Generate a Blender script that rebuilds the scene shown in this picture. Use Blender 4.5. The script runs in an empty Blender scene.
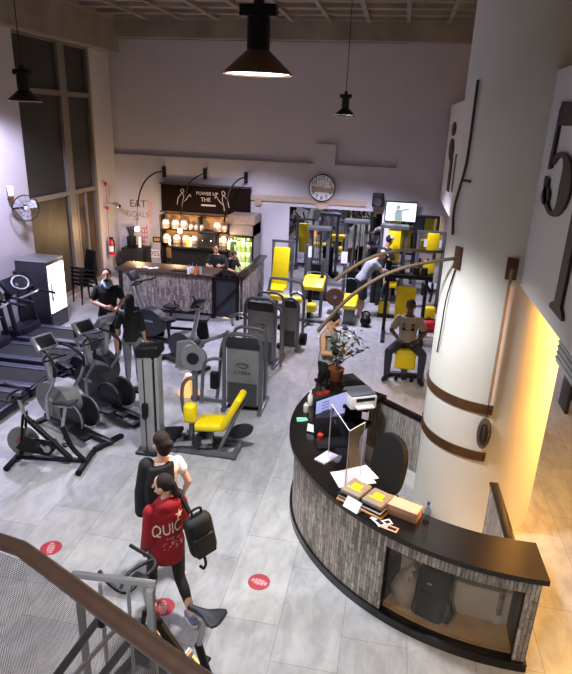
import bpy, bmesh, math, random
from mathutils import Vector as V, Matrix, Euler, Quaternion
random.seed(7)
S = bpy.context.scene
COL = S.collection
PI = math.pi
R = math.radians
# ------------------------------------------------------------------ camera
FPX, HC, PITCH, ROLL, YAW = 590.0, 4.5, R(20.2), R(2.2), R(9.8)
fw = V((-math.sin(YAW)*math.cos(PITCH), math.cos(YAW)*math.cos(PITCH), -math.sin(PITCH)))
r0 = V((math.cos(YAW), math.sin(YAW), 0)); u0 = r0.cross(fw)
rt = math.cos(ROLL)*r0 + math.sin(ROLL)*u0
up = -math.sin(ROLL)*r0 + math.cos(ROLL)*u0
CAM = V((0, 0, HC))
def ray(x, y): return fw*FPX + rt*(x-286) - up*(y-337)
def G(x, y, z=0.0):                # surveying: where the sight line meets height z
    d = ray(x, y); return CAM + d*((z-HC)/d.z)
def AY(x, y, Y):
    d = ray(x, y); return CAM + d*(Y/d.y)
def AX(x, y, X):
    d = ray(x, y); return CAM + d*(X/d.x)
cd = bpy.data.cameras.new('camera'); cam = bpy.data.objects.new('camera', cd); COL.objects.link(cam)
cam.matrix_world = Matrix(((rt.x, up.x, -fw.x, 0), (rt.y, up.y, -fw.y, 0), (rt.z, up.z, -fw.z, HC), (0, 0, 0, 1)))
cd.sensor_fit = 'HORIZONTAL'; cd.sensor_width = 36; cd.lens = FPX*36/572; cd.clip_start = .05
S.camera = cam
S.view_settings.view_transform = 'Standard'; S.view_settings.look = 'None'
S.view_settings.gamma = 1; S.view_settings.use_curve_mapping = False; S.view_settings.exposure = 0

# ------------------------------------------------------------------ materials
def lin(c):
    if isinstance(c, str):
        c = [int(c[i:i+2], 16)/255 for i in (0, 2, 4)]
    return tuple((x/12.92 if x <= .04045 else ((x+.055)/1.055)**2.4) for x in c) + (1,)
MATS = {}
def M(name, col='808080', rough=.6, metal=0, noise=0, ns=8, bump=0, emit=0, alpha=1, trans=0, coat=0):
    if name in MATS: return MATS[name]
    m = bpy.data.materials.new(name); m.use_nodes = True
    nt = m.node_tree; b = nt.nodes['Principled BSDF']
    c = lin(col)
    b.inputs['Base Color'].default_value = c
    b.inputs['Roughness'].default_value = rough; b.inputs['Metallic'].default_value = metal
    if coat: b.inputs['Coat Weight'].default_value = coat
    if trans: b.inputs['Transmission Weight'].default_value = trans
    if alpha < 1: b.inputs['Alpha'].default_value = alpha
    if emit:
        b.inputs['Emission Color'].default_value = c; b.inputs['Emission Strength'].default_value = emit
    tc = nt.nodes.new('ShaderNodeTexCoord')
    n = nt.nodes.new('ShaderNodeTexNoise'); n.inputs['Scale'].default_value = ns; n.inputs['Detail'].default_value = 5
    nt.links.new(tc.outputs['Object'], n.inputs['Vector'])
    a = noise if noise else .06
    mr = nt.nodes.new('ShaderNodeMapRange')
    mr.inputs[1].default_value = .3; mr.inputs[2].default_value = .7
    mr.inputs[3].default_value = 1-a; mr.inputs[4].default_value = 1+a
    nt.links.new(n.outputs['Fac'], mr.inputs[0])
    mx = nt.nodes.new('ShaderNodeMix'); mx.data_type = 'RGBA'; mx.blend_type = 'MULTIPLY'; mx.inputs[0].default_value = 1
    mx.inputs[6].default_value = c; nt.links.new(mr.outputs[0], mx.inputs[7])
    nt.links.new(mx.outputs[2], b.inputs['Base Color'])
    if bump:
        bp = nt.nodes.new('ShaderNodeBump'); bp.inputs['Strength'].default_value = bump; bp.inputs['Distance'].default_value = .01
        nt.links.new(n.outputs['Fac'], bp.inputs['Height']); nt.links.new(bp.outputs[0], b.inputs['Normal'])
    MATS[name] = m; return m
def nodes(m): return m.node_tree.nodes, m.node_tree.links, m.node_tree.nodes['Principled BSDF']

def floor_mat():
    m = M('stone_tile_floor', 'b9b9bb', .32); N, L, b = nodes(m)
    tc = N.new('ShaderNodeTexCoord'); mp = N.new('ShaderNodeMapping'); mp.inputs['Rotation'].default_value = (0, 0, R(90))
    mp.inputs['Location'].default_value = (.25, .1, 0)
    L.new(tc.outputs['Object'], mp.inputs['Vector'])
    br = N.new('ShaderNodeTexBrick'); br.inputs['Scale'].default_value = 1
    br.inputs['Brick Width'].default_value = 1.2; br.inputs['Row Height'].default_value = .6
    br.inputs['Mortar Size'].default_value = .004; br.inputs['Mortar Smooth'].default_value = .3; br.offset = .33
    br.inputs['Color1'].default_value = lin('b2b1b0'); br.inputs['Color2'].default_value = lin('a3a3a4'); br.inputs['Mortar'].default_value = lin('85848a')
    L.new(mp.outputs[0], br.inputs['Vector'])
    st = N.new('ShaderNodeMapping'); st.inputs['Scale'].default_value = (1.0, 2.2, 1); L.new(mp.outputs[0], st.inputs['Vector'])
    n1 = N.new('ShaderNodeTexNoise'); n1.inputs['Scale'].default_value = 3.0; n1.inputs['Detail'].default_value = 9; n1.inputs['Roughness'].default_value = .68; n1.inputs['Distortion'].default_value = .5
    L.new(st.outputs[0], n1.inputs['Vector'])
    rp = N.new('ShaderNodeValToRGB'); rp.color_ramp.elements[0].position = .36; rp.color_ramp.elements[0].color = (.70, .70, .71, 1)
    rp.color_ramp.elements[1].position = .64; rp.color_ramp.elements[1].color = (1.0, 1.0, 1.0, 1)
    L.new(n1.outputs['Fac'], rp.inputs[0])
    mx = N.new('ShaderNodeMix'); mx.data_type = 'RGBA'; mx.blend_type = 'MULTIPLY'; mx.inputs[0].default_value = 1
    L.new(br.outputs['Color'], mx.inputs[6]); L.new(rp.outputs[0], mx.inputs[7]); L.new(mx.outputs[2], b.inputs['Base Color'])
    return m
def mosaic_mat(name, c1, c2, c3, vec='UV', swap=True, w=.15, h=.026):
    m = M(name, '888888', .75); N, L, b = nodes(m)
    tc = N.new('ShaderNodeTexCoord'); mp = N.new('ShaderNodeMapping')
    if swap: mp.inputs['Rotation'].default_value = (0, 0, R(90))
    L.new(tc.outputs[vec], mp.inputs['Vector'])
    br = N.new('ShaderNodeTexBrick'); br.inputs['Scale'].default_value = 1; br.offset = .37; br.offset_frequency = 3
    br.inputs['Brick Width'].default_value = w; br.inputs['Row Height'].default_value = h
    br.inputs['Mortar Size'].default_value = .0022; br.inputs['Bias'].default_value = -.05
    br.inputs['Color1'].default_value = lin(c1); br.inputs['Color2'].default_value = lin(c2); br.inputs['Mortar'].default_value = lin('332f2c')
    L.new(mp.outputs[0], br.inputs['Vector'])
    sc = N.new('ShaderNodeMapping'); sc.inputs['Scale'].default_value = (8, 38, 8); L.new(mp.outputs[0], sc.inputs['Vector'])
    n = N.new('ShaderNodeTexNoise'); n.inputs['Scale'].default_value = 1.2; n.inputs['Detail'].default_value = 6; n.inputs['Roughness'].default_value = .8
    L.new(sc.outputs[0], n.inputs['Vector'])
    rp = N.new('ShaderNodeValToRGB'); rp.color_ramp.elements[0].position = .36; rp.color_ramp.elements[1].position = .62
    rp.color_ramp.elements[0].color = lin(c3); rp.color_ramp.elements[1].color = (1, 1, 1, 1)
    L.new(n.outputs['Fac'], rp.inputs[0])
    mx = N.new('ShaderNodeMix'); mx.data_type = 'RGBA'; mx.blend_type = 'MULTIPLY'; mx.inputs[0].default_value = .85
    L.new(br.outputs['Color'], mx.inputs[6]); L.new(rp.outputs[0], mx.inputs[7]); L.new(mx.outputs[2], b.inputs['Base Color'])
    bp = N.new('ShaderNodeBump'); bp.inputs['Strength'].default_value = .5; bp.inputs['Distance'].default_value = .01
    L.new(n.outputs['Fac'], bp.inputs['Height']); L.new(bp.outputs[0], b.inputs['Normal'])
    return m
def concrete_mat(name, c):
    m = M(name, c, .85, noise=.25, ns=1.3, bump=.3); return m
def perforated_mat():
    m = M('perforated_steel', '3a3432', .5, .4); N, L, b = nodes(m)
    tc = N.new('ShaderNodeTexCoord'); vo = N.new('ShaderNodeTexVoronoi'); vo.voronoi_dimensions = '2D'; vo.inputs['Randomness'].default_value = 0
    vo.inputs['Scale'].default_value = 125; L.new(tc.outputs['UV'], vo.inputs['Vector'])
    mr = N.new('ShaderNodeMath'); mr.operation = 'GREATER_THAN'; mr.inputs[1].default_value = .40
    L.new(vo.outputs['Distance'], mr.inputs[0]); L.new(mr.outputs[0], b.inputs['Alpha'])
    return m
def glass_mat(name='clear_glass', tint='e8eef0', alpha=.14, rough=.04):
    if name in MATS: return MATS[name]
    m = bpy.data.materials.new(name); m.use_nodes = True; nt = m.node_tree; nt.nodes.clear()
    o = nt.nodes.new('ShaderNodeOutputMaterial'); t = nt.nodes.new('ShaderNodeBsdfTransparent'); g = nt.nodes.new('ShaderNodeBsdfGlossy')
    t.inputs[0].default_value = lin(tint); g.inputs['Roughness'].default_value = rough
    mx = nt.nodes.new('ShaderNodeMixShader'); mx.inputs[0].default_value = alpha*.4
    nt.links.new(t.outputs[0], mx.inputs[1]); nt.links.new(g.outputs[0], mx.inputs[2]); nt.links.new(mx.outputs[0], o.inputs[0])
    MATS[name] = m; return m

# ------------------------------------------------------------------ mesh builder
def frame_to(d, upv=None):
    d = d.normalized(); upv = upv or V((0, 0, 1))
    if abs(d.dot(upv)) > .995: upv = V((0, 1, 0))
    x = upv.cross(d).normalized(); y = d.cross(x)
    return Matrix((x, y, d)).transposed()
class MB:
    def __init__(s): s.bm = bmesh.new(); s.uv = False
    def _bev(s, vs, bev, seg=2):
        es = list({e for v in vs for e in v.link_edges})
        bmesh.ops.bevel(s.bm, geom=es, offset=bev, segments=seg, profile=.5, affect='EDGES', clamp_overlap=True)
    def box(s, c, sz, rot=(0, 0, 0), bev=0, seg=2):
        mt = Matrix.Translation(V(c)) @ (rot.to_4x4() if isinstance(rot, Matrix) else Euler(rot).to_matrix().to_4x4()) @ Matrix.Diagonal((sz[0], sz[1], sz[2], 1))
        r = bmesh.ops.create_cube(s.bm, size=1, matrix=mt)
        if bev: s._bev(r['verts'], bev, seg)
        return s
    def beam(s, a, b, w, h, bev=0, upv=None):
        a, b = V(a), V(b); d = b-a
        return s.box((a+b)/2, (w, h, d.length), frame_to(d, upv), bev)
    def cyl(s, a, b, r, r2=None, n=12, cap=True):
        a, b = V(a), V(b); d = b-a; r2 = r if r2 is None else r2
        mt = Matrix.Translation((a+b)/2) @ frame_to(d).to_4x4()
        bmesh.ops.create_cone(s.bm, cap_ends=cap, segments=n, radius1=max(r, 1e-4), radius2=max(r2, 1e-4), depth=d.length, matrix=mt); return s
    def sph(s, c, r, n=12, rot=None):
        r = (r, r, r) if not isinstance(r, (tuple, list)) else r
        mt = Matrix.Translation(V(c)) @ (rot.to_4x4() if rot else Matrix.Identity(4)) @ Matrix.Diagonal((*r, 1))
        bmesh.ops.create_uvsphere(s.bm, u_segments=n, v_segments=max(6, n*2//3), radius=1, matrix=mt); return s
    def rc(s, a, b, ra, rb, n=12):          # round cone
        s.sph(a, ra, n); s.sph(b, rb, n)
        if (V(a)-V(b)).length > 1e-4: s.cyl(a, b, ra, rb, n)
        return s
    def loft(s, rings, cap=True, closed=False):
        vs = [[s.bm.verts.new(p) for p in r] for r in rings]; n = len(vs[0])
        for i in range(len(vs)-(0 if closed else 1)):
            a, b = vs[i], vs[(i+1) % len(vs)]
            for k in range(n): s.bm.faces.new((a[k], a[(k+1) % n], b[(k+1) % n], b[k]))
        if cap and not closed:
            s.bm.faces.new(vs[0][::-1]); s.bm.faces.new(vs[-1])
        return s
    def tube(s, pts, r, n=8, closed=False, smooth=0, rr=None):
        pts = [V(p) for p in pts]
        if smooth: pts = catmull(pts, smooth, closed)
        rings = []; N = len(pts); prev = None
        for i, p in enumerate(pts):
            if closed: d = pts[(i+1) % N]-pts[i-1]
            else: d = pts[min(i+1, N-1)]-pts[max(i-1, 0)]
            d.normalize()
            if prev is None:
                f = frame_to(d); x = f.col[0]
            else:
                x = (prev - d*prev.dot(d)); x = x.normalized() if x.length > 1e-5 else frame_to(d).col[0]
            prev = V(x); y = d.cross(x)
            q = r if rr is None else rr[0]+(rr[1]-rr[0])*i/(N-1)
            rings.append([p+x*math.cos(2*PI*k/n)*q+y*math.sin(2*PI*k/n)*q for k in range(n)])
        return s.loft(rings, closed=closed)
    def lathe(s, prof, c=(0, 0, 0), n=24, rot=None, cap=True):
        c = V(c); rot = rot or Matrix.Identity(3)
        rings = [[c+rot @ V((r*math.cos(2*PI*k/n), r*math.sin(2*PI*k/n), z)) for k in range(n)] for r, z in prof]
        return s.loft(rings, cap)
    def prism(s, poly, h0, h1, mt=None):    # polygon in xy extruded along z, then mt
        mt = mt or Matrix.Identity(4)
        a = [s.bm.verts.new(mt @ V((x, y, h0))) for x, y in poly]; b = [s.bm.verts.new(mt @ V((x, y, h1))) for x, y in poly]
        n = len(poly)
        s.bm.faces.new(a[::-1]); s.bm.faces.new(b)
        for k in range(n): s.bm.faces.new((a[k], a[(k+1) % n], b[(k+1) % n], b[k]))
        return s
    fall = staticmethod(lambda a: 0)
    def arc(s, cx, cy, ri0, ro0, a0, a1, z0, z1, n=32, uvs=False):   # ring sector, angles in degrees
        o0, o1, i0, i1 = [], [], [], []; bm = s.bm; ri, ro = ri0, ro0
        for k in range(n+1):
            t = R(a0+(a1-a0)*k/n); c, q = math.cos(t), math.sin(t); f = s.fall(a0+(a1-a0)*k/n)
            ri, ro = ri0+f, ro0+f
            o0.append(bm.verts.new((cx+ro*c, cy+ro*q, z0))); o1.append(bm.verts.new((cx+ro*c, cy+ro*q, z1)))
            i0.append(bm.verts.new((cx+ri*c, cy+ri*q, z0))); i1.append(bm.verts.new((cx+ri*c, cy+ri*q, z1)))
        F = []
        for k in range(n):
            F.append((bm.faces.new((o0[k], o0[k+1], o1[k+1], o1[k])), k, ro))
            F.append((bm.faces.new((i0[k+1], i0[k], i1[k], i1[k+1])), k, ri))
            bm.faces.new((o1[k], o1[k+1], i1[k+1], i1[k])); bm.faces.new((o0[k+1], o0[k], i0[k], i0[k+1]))
        bm.faces.new((o0[0], o1[0], i1[0], i0[0])); bm.faces.new((o0[n], i0[n], i1[n], o1[n]))
        if uvs:
            uv = bm.loops.layers.uv.verify()
            for f in bm.faces:
                for l in f.loops:
                    t = math.atan2(l.vert.co.y-cy, l.vert.co.x-cx) % (2*PI)
                    rr = math.hypot(l.vert.co.y-cy, l.vert.co.x-cx)
                    l[uv].uv = (t*ro, l.vert.co.z + (0 if abs(f.normal.z) < .5 else rr))
        return s
    def build(s, name, mat, parent=None, smooth=35):
        bmesh.ops.recalc_face_normals(s.bm, faces=s.bm.faces[:])
        me = bpy.data.meshes.new(name); s.bm.to_mesh(me); s.bm.free()
        if smooth:
            for p in me.polygons: p.use_smooth = True
            me.set_sharp_from_angle(angle=R(smooth))
        for mm in (mat if isinstance(mat, list) else [mat]): me.materials.append(mm)
        o = bpy.data.objects.new(name, me); COL.objects.link(o)
        if parent: o.parent = parent
        return o
def catmull(P, k, closed=False):
    out = []; n = len(P)
    for i in range(n if closed else n-1):
        g = (lambda j: P[j % n]) if closed else (lambda j: P[max(0, min(n-1, j))])
        a, b, c, d = g(i-1), g(i), g(i+1), g(i+2)
        for q in range(k):
            t = q/k; out.append(.5*((2*b)+(c-a)*t+(2*a-5*b+4*c-d)*t*t+(3*b-a-3*c+d)*t**3))
    if not closed: out.append(P[-1])
    return out
def thing(name, label, cat, loc=(0, 0, 0), rz=0, group=None):
    o = bpy.data.objects.new(name, None); COL.objects.link(o); o.empty_display_size = .1
    o.location = loc; o.rotation_euler = (0, 0, rz); tag(o, label, cat, group); return o
def tag(o, label, cat, group=None, kind=None):
    o['label'] = label; o['category'] = cat
    if group: o['group'] = group
    if kind: o['kind'] = kind
    return o
def struct(name, mb, mat, label=None, smooth=35):
    o = mb.build(name, mat, None, smooth); o['kind'] = 'structure'; o['label'] = label or name.replace('_', ' '); o['category'] = name.split('_')[0]; return o
def part(name, mb, mat, parent, label=None, smooth=35):
    o = mb.build(name, mat, parent, smooth)
    if label: o['label'] = label
    return o
def dup(root, loc, rz=None, label=None):
    def cp(o, par):
        c = o.copy(); COL.objects.link(c)
        if par: c.parent = par
        for ch in [q for q in KIDS.get(o.name, [])]: cp(ch, c)
        return c
    KIDS = {}
    for q in bpy.data.objects:
        if q.parent: KIDS.setdefault(q.parent.name, []).append(q)
    c = cp(root, None); c.location = loc
    if rz is not None: c.rotation_euler = (0, 0, rz)
    if label: c['label'] = label
    return c
def rotz_to(dx, dy): return math.atan2(-dx, dy)    # local +y faces (dx, dy)
def text(name, s, size, mat, parent, mt, ext=.002, align='CENTER', sx=1, spacing=1):
    cu = bpy.data.curves.new(name, 'FONT'); cu.body = s; cu.size = size; cu.extrude = ext; cu.align_x = align; cu.align_y = 'CENTER'; cu.space_character = spacing
    t = bpy.data.objects.new(name+'_tmp', cu); COL.objects.link(t)
    dg = bpy.context.evaluated_depsgraph_get(); me = bpy.data.meshes.new_from_object(t.evaluated_get(dg))
    bpy.data.objects.remove(t); bpy.data.curves.remove(cu)
    me.transform(mt @ Matrix.Diagonal((sx, 1, 1, 1))); me.materials.clear(); me.materials.append(mat); me.name = name
    o = bpy.data.objects.new(name, me); COL.objects.link(o)
    if parent: o.parent = parent
    return o
# text facing -Y (towards the hall), x to the right
FACE_S = Matrix(((1, 0, 0, 0), (0, 0, -1, 0), (0, 1, 0, 0), (0, 0, 0, 1)))
T = Matrix.Translation
def RX(a): return Matrix.Rotation(a, 4, 'X')
def RY(a): return Matrix.Rotation(a, 4, 'Y')
def RZ(a): return Matrix.Rotation(a, 4, 'Z')

# common materials
YEL = M('yellow_upholstery', 'dfc600', .45, noise=.05)
GRY = M('grey_painted_steel', '6a6c70', .35, .5)
DGR = M('charcoal_steel', '2a2b2f', .4, .4)
BLK = M('black_plastic', '0e0e11', .5)
RUB = M('black_rubber', '131315', .85, bump=.2, ns=60)
SIL = M('silver_metal', 'a9abae', .3, .7)
CHR = M('chrome_steel', 'c9c9cc', .15, 1)
WHT = M('white_plastic', 'e4e4e4', .5)
BLU = M('navy_black_plastic', '161722', .45)
DKW = M('dark_lacquered_top', '130f0e', .25, noise=.15)
BRN = M('aged_brown_metal', '5a4029', .5, .35, noise=.2, ns=14)
ROD = M('brown_wood_rod', '56432f', .55, noise=.2, ns=10)
BMET = M('black_metal', '141416', .45, .5)
TXT = M('dark_brown_letters', '2e2623', .6)
for _m, _v in ((BLK, .25), (BLU, .25), (RUB, .2), (DGR, .35)): _m.node_tree.nodes['Principled BSDF'].inputs['Specular IOR Level'].default_value = _v
# ------------------------------------------------------------------ setting
YW, XL, ZC = 16.6, -8.1, 6.9
WALL = M('lavender_white_plaster', 'b3aeb3', .8, noise=.03, ns=2)
COLM = M('white_column_paint', 'd8d8d2', .6, noise=.03, ns=2)
CONC = concrete_mat('raw_concrete', '857b70')
struct('floor', MB().box((-1, 6.8, -.05), (15, 20.4, .1)), floor_mat(), 'grey stone tiled gym floor')
cl = MB().box((-1, 6.8, ZC+.05), (15, 20.4, .1))
struct('ceiling', cl, CONC, 'dark bare concrete ceiling with panel ribs')
rb = MB()
for i in range(15):
    rb.box((XL+.4+i*.95, 11.8, ZC-.05), (.1, 9.0, .1))
for j in range(11):
    rb.box((-1, 7.6+j*.85, ZC-.045), (14.6, .09, .09))
struct('trim_1', rb, CONC, 'concrete ribs crossing the ceiling')
struct('trim_2', MB().box((-1, YW-.18, 6.65), (15, .36, .5)), CONC, 'concrete beam along the top of the back wall')
struct('trim_3', MB().box((XL+.15, 12.5, 6.47), (.5, 7.9, .86)), CONC, 'concrete beam above the tall window')
bw = MB().box((-1, YW+.2, 3.2), (15, .2, 6.4))
zl = 3.40
bw.prism([(XL, 0), (-2.28, 0), (-2.28, zl), (XL, zl)], 0, .1, T((0, YW+.1, 0)) @ FACE_S)
bw.prism([(-2.28, 0), (-1.70, 0), (-1.70, 3.92), (-2.28, 3.92)], 0, .1, T((0, YW+.1, 0)) @ FACE_S)
bw.prism([(-1.70, 0), (-.05, 0), (-.05, 3.40), (-1.70, 3.40)], 0, .1, T((0, YW+.1, 0)) @ FACE_S)
bw.prism([(-.05, 0), (6.4, 0), (6.4, 6.4), (-.05, 6.4)], 0, .1, T((0, YW+.1, 0)) @ FACE_S)
struct('wall_back', bw, WALL, 'pale back wall with recessed upper panels')
struct('wall_left', MB().box((XL-.15, 4, 3.45), (.3, 14.1, 6.9)).box((XL-.15, 15.98, 3.45), (.3, 1.26, 6.9)).box((XL-.15, 13.2, 6.5), (.3, 4.4, .8)), WALL, 'pale left wall')
struct('trim_4', MB().box((XL+.03, 9.75+.62, 3.1), (.20, 3.4, 6.2)), WALL, 'white pillar on the left wall')
struct('wall_rear', MB().box((-1, -3.3, 3.45), (15, .2, 6.9)), WALL, 'rear wall behind the viewer')
struct('wall_right', MB().box((6.45, 6.8, 3.45), (.1, 20.4, 6.9)), WALL, 'right wall')
# tall window with dark panes
FRM = M('grey_window_frame', '7d746a', .45, .3)
fm = MB()
Yw = [11.05, 14.05, 15.33]; Zw = [0.05, 2.57, 4.9, 6.04]
for y in Yw: fm.box((XL-.02, y, 3.02), (.14, .13 if y != 14.05 else .3, 6.05))
for z in Zw: fm.box((XL-.02, 13.2, z), (.12, 4.3, .11))
fm.box((XL+.0, 14.75, 1.25), (.06, .06, 2.5)); fm.box((XL+.0, 14.3, 1.25), (.06, .07, 2.5))
wf = struct('window_1', fm, FRM, 'grey frame of the tall window')
UPP = M('dark_blind_pane', '2b2b29', .35, noise=.12, ns=1)
low = M('brown_dusk_pane', '4d3c28', .5); N, L, b = nodes(low)
tc = N.new('ShaderNodeTexCoord'); mp = N.new('ShaderNodeMapping'); mp.inputs['Scale'].default_value = (1, 2.0, .9); L.new(tc.outputs['Object'], mp.inputs[0])
nz = N.new('ShaderNodeTexVoronoi'); nz.inputs['Scale'].default_value = 2.6; L.new(mp.outputs[0], nz.inputs['Vector'])
rp = N.new('ShaderNodeValToRGB'); cr = rp.color_ramp; cr.elements[0].color = lin('21180f'); cr.elements[1].color = lin('4c3a25'); cr.elements.new(.5).color = lin('33261a')
L.new(nz.outputs['Color'], rp.inputs[0]); L.new(rp.outputs[0], b.inputs['Base Color'])  # brown mottling painted in for reflections and the view through the glass
pu = MB()
for (y0, y1) in ((11.1, 13.9), (14.2, 15.27)):
    for z0, z1 in ((2.62, 4.85), (4.95, 5.99)): pu.box((XL-.04, (y0+y1)/2, (z0+z1)/2), (.02, y1-y0, z1-z0))
part('pane', pu, UPP, wf, 'dark upper window panes', 0)
part('pane', MB().box((XL-.04, 12.5, 1.3), (.02, 2.8, 2.42)).box((XL-.04, 14.73, 1.3), (.02, 1.06, 2.42)), low, wf, 'brownish lower window panes', 0)
# mezzanine
MEZ = M('white_mezzanine_plaster', 'd6d6d4', .7, noise=.02)
struct('wall_mezzanine', MB().box((1.40, 6.55+2.2-4.4+.3, 4.02), (.2, 7.5, 1.96)), MEZ, 'white mezzanine front with large dark numerals')
struct('trim_5', MB().box((1.27, 11.9+.2, 3.83), (.2, 8.9, 2.33)), MEZ, 'white mezzanine front beyond the column')
struct('trim_6', MB().box((4.0, 8.4, 3.12), (5.0, 16.3, .16)), MEZ, 'mezzanine slab')
ven = MB().box((1.46, 2.9, 2.90), (.16, 3.6, .26))
for k in range(5): ven.box((1.375, 2.9, 2.81+k*.045), (.02, 3.56, .016), (0, R(20), 0))
struct('trim_7', ven, M('grey_vent_metal', '8f9396', .5, .3), 'grey slatted vent strip under the mezzanine front')
# column
CX, CY, CR = 1.30, 6.75, .70
struct('wall_column', MB().cyl((CX, CY, 0), (CX, CY, ZC), CR, n=96), COLM, 'thick round white column behind the reception desk')

def on_col(px, py, r=CR+.012):
    d = ray(px, py).normalized(); a = d.x**2+d.y**2; b = -2*(d.x*CX+d.y*CY); c = CX*CX+CY*CY-r*r
    D = max(0, b*b-4*a*c); t = (-b-D**.5)/2/a; return CAM+d*t
def ang(p): return math.degrees(math.atan2(p.y-CY, p.x-CX)) % 360
def col_band(lbl, z, a0, a1):
    t = thing('column_band', lbl, 'band', (CX+CR*math.cos(R(a0)), CY+CR*math.sin(R(a0)), z), group='brown bands round the column')
    m = MB().arc(CX, CY, CR+.002, CR+.016, a0, a1, z-.055, z+.055, 40)
    o = part('strap', m, BRN, t); o.data.transform(T(-V(t.location)))
    for a in (a0+2, a1-2):
        o = part('rivet', MB().sph((CX+(CR+.018)*math.cos(R(a)), CY+(CR+.018)*math.sin(R(a)), z), .012, 8), BMET, t); o.data.transform(T(-V(t.location)))
col_band('upper brown metal band wrapped round the white column', 1.63, ang(on_col(430, 380))-25, ang(on_col(493, 408)))
col_band('lower brown metal band wrapped round the white column', 1.05, ang(on_col(425, 422))-25, ang(on_col(485, 458)))
# curved arms on the column
def col_arm(lbl, br, pts, r, grp='curved rods reaching out from the column'):
    t = thing('curved_wall_rod', lbl, 'rod', br, group=grp); b = V(br)
    out = (V((br[0], br[1], 0))-V((CX, CY, 0))).normalized()
    part('bracket', MB().box((0, 0, 0), (.10, .03, .24), Matrix(((out.y, -out.x, 0), (-out.x, -out.y, 0), (0, 0, 1))).transposed(), .006), BRN, t)
    part('rod', MB().tube([V(p)-b for p in pts], .02, 10, smooth=6, rr=(.018, .024)), ROD, t)
    return t
pb = on_col(458, 258); ya = 6.40
t = col_arm('nearer long curved rod arching left from the column bracket', tuple(pb), [pb]+[AY(x, y, ya) for x, y in ((430, 262), (400, 269), (375, 280), (350, 297), (334, 313), (318, 331))], .02)
part('cord', MB().tube([AY(318, 331, ya)-pb, AY(319, 337, ya)-pb], .008, 6), WHT, t, 'short white cord end')
sg = [on_col(455, 270), on_col(446, 300, CR+.03), on_col(441, 330, CR+.03), on_col(437, 352, CR+.015)]
part('string', MB().tube([p-pb for p in sg], .008, 6, smooth=5), BMET, t, 'thin dark string hanging from the bracket')
pb2 = on_col(450, 263)+V((-.02, .12, 0)); pb2 = V((CX+(CR+.012)*math.cos(R(158)), CY+(CR+.012)*math.sin(R(158)), 3.13)); yb = 7.0
col_arm('farther curved rod arching left behind the nearer one', tuple(pb2), [pb2]+[AY(x, y, yb) for x, y in ((430, 252), (410, 250), (390, 252), (370, 258), (352, 268), (335, 280))], .02)
# bow strip on column's left edge
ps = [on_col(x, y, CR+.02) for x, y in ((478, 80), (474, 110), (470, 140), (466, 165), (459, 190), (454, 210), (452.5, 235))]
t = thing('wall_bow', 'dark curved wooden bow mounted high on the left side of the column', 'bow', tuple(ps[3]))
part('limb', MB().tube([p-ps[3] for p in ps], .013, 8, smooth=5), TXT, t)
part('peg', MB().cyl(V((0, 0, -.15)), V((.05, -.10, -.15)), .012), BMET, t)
# hanging rope with carved oval
pb = on_col(512, 269); out = (V((pb.x, pb.y, 0))-V((CX, CY, 0))).normalized()
t = thing('hanging_ornament', 'rope with carved oval pendant hanging from a bracket on the column', 'ornament', tuple(pb))
part('bracket', MB().box((0, 0, 0), (.11, .03, .22), Matrix(((out.y, -out.x, 0), (-out.x, -out.y, 0), (0, 0, 1))).transposed(), .006), BRN, t)
of = out*.03
zz = [0, -.4, -.8, -1.2, -1.46]
part('rope', MB().tube([of+V((0, 0, z)) for z in zz], .017, 8), M('worn_rope', '867768', .9, bump=.5, ns=60), t)
part('chain', MB().tube([of+V((0, 0, -1.46)), of+V((0, 0, -1.64))], .006, 6), BMET, t)
ov = MB(); fr = Matrix(((-out.y, out.x, 0), (0, 0, 1), (out.x, out.y, 0))).transposed().to_4x4()
po = [(math.cos(2*PI*k/28)*.075, math.sin(2*PI*k/28)*.19) for k in range(28)]
ov.prism(po, -.012, .012, T(of+V((0, 0, -1.83))) @ fr)
o = part('oval_pendant', ov, M('grey_carved_wood', '5f5a55', .7, noise=.25, ns=20), t)
rg = MB()
for q in range(24):
    a = 2*PI*q/24; rg.sph((of+V((0, 0, -1.83)))+fr.to_3x3() @ V((.042*math.cos(a), .12*math.sin(a), .014)), (.018, .018, .018), 8)
rg.sph((of+V((0, 0, -1.83)))+out*.014, (.03,.03,.11), 10)
part('carving', rg, TXT, t)
# numerals on the mezzanine front
def onx(px, py, X=1.295): return AX(px, py, X)
def numeral_x(polys, X, lbl, name='wall_numeral'):
    o = MB()
    for poly in polys: o.prism([(-y, z) for y, z in poly], 0, .025, Matrix(((0, 0, -1, X), (-1, 0, 0, 0), (0, 1, 0, 0), (0, 0, 0, 1))))
    ob = o.build(name, TXT); tag(ob, lbl, 'numeral'); return ob
# 5 : plane coords (y from far to near decreasing = left to right), z
c5y, c5z, s5 = 5.31, 4.197, 1.0
def p5(u, v): return (c5y-u*1.8, c5z+v*.94)        # u right, v up
ringo, ringi = [], []
for k in range(25):
    a = R(150-k*(345/24)*.98)
    ringo.append((.24*math.cos(a)+.02, .27*math.sin(a)-.12))
for k in range(25):
    a = R(138-k*(330/24)*.98)
    w = .10+.13*max(0, math.cos(a))
    ringi.append(((.24-w*.78)*math.cos(a)+.02, (.27-w*.36)*math.sin(a)-.12))
bowl = [p5(*q) for q in ringo]+[p5(*q) for q in ringi[::-1]]
flag = [p5(-.15, .56), p5(-.10, .56), p5(.28, .50), p5(.33, .62), p5(.28, .36), p5(-.13, .36)]
stem = [p5(-.17, .50), p5(-.13, .56), p5(-.135, .0), p5(-.19, -.02)]
ball = [p5(-.15+.075*math.cos(2*PI*k/16), -.25+.085*math.sin(2*PI*k/16)) for k in range(16)]
numeral_x([bowl, flag, stem, ball], 1.299, 'large dark serif numeral 5 on the white mezzanine front')
oy = 4.64
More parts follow.
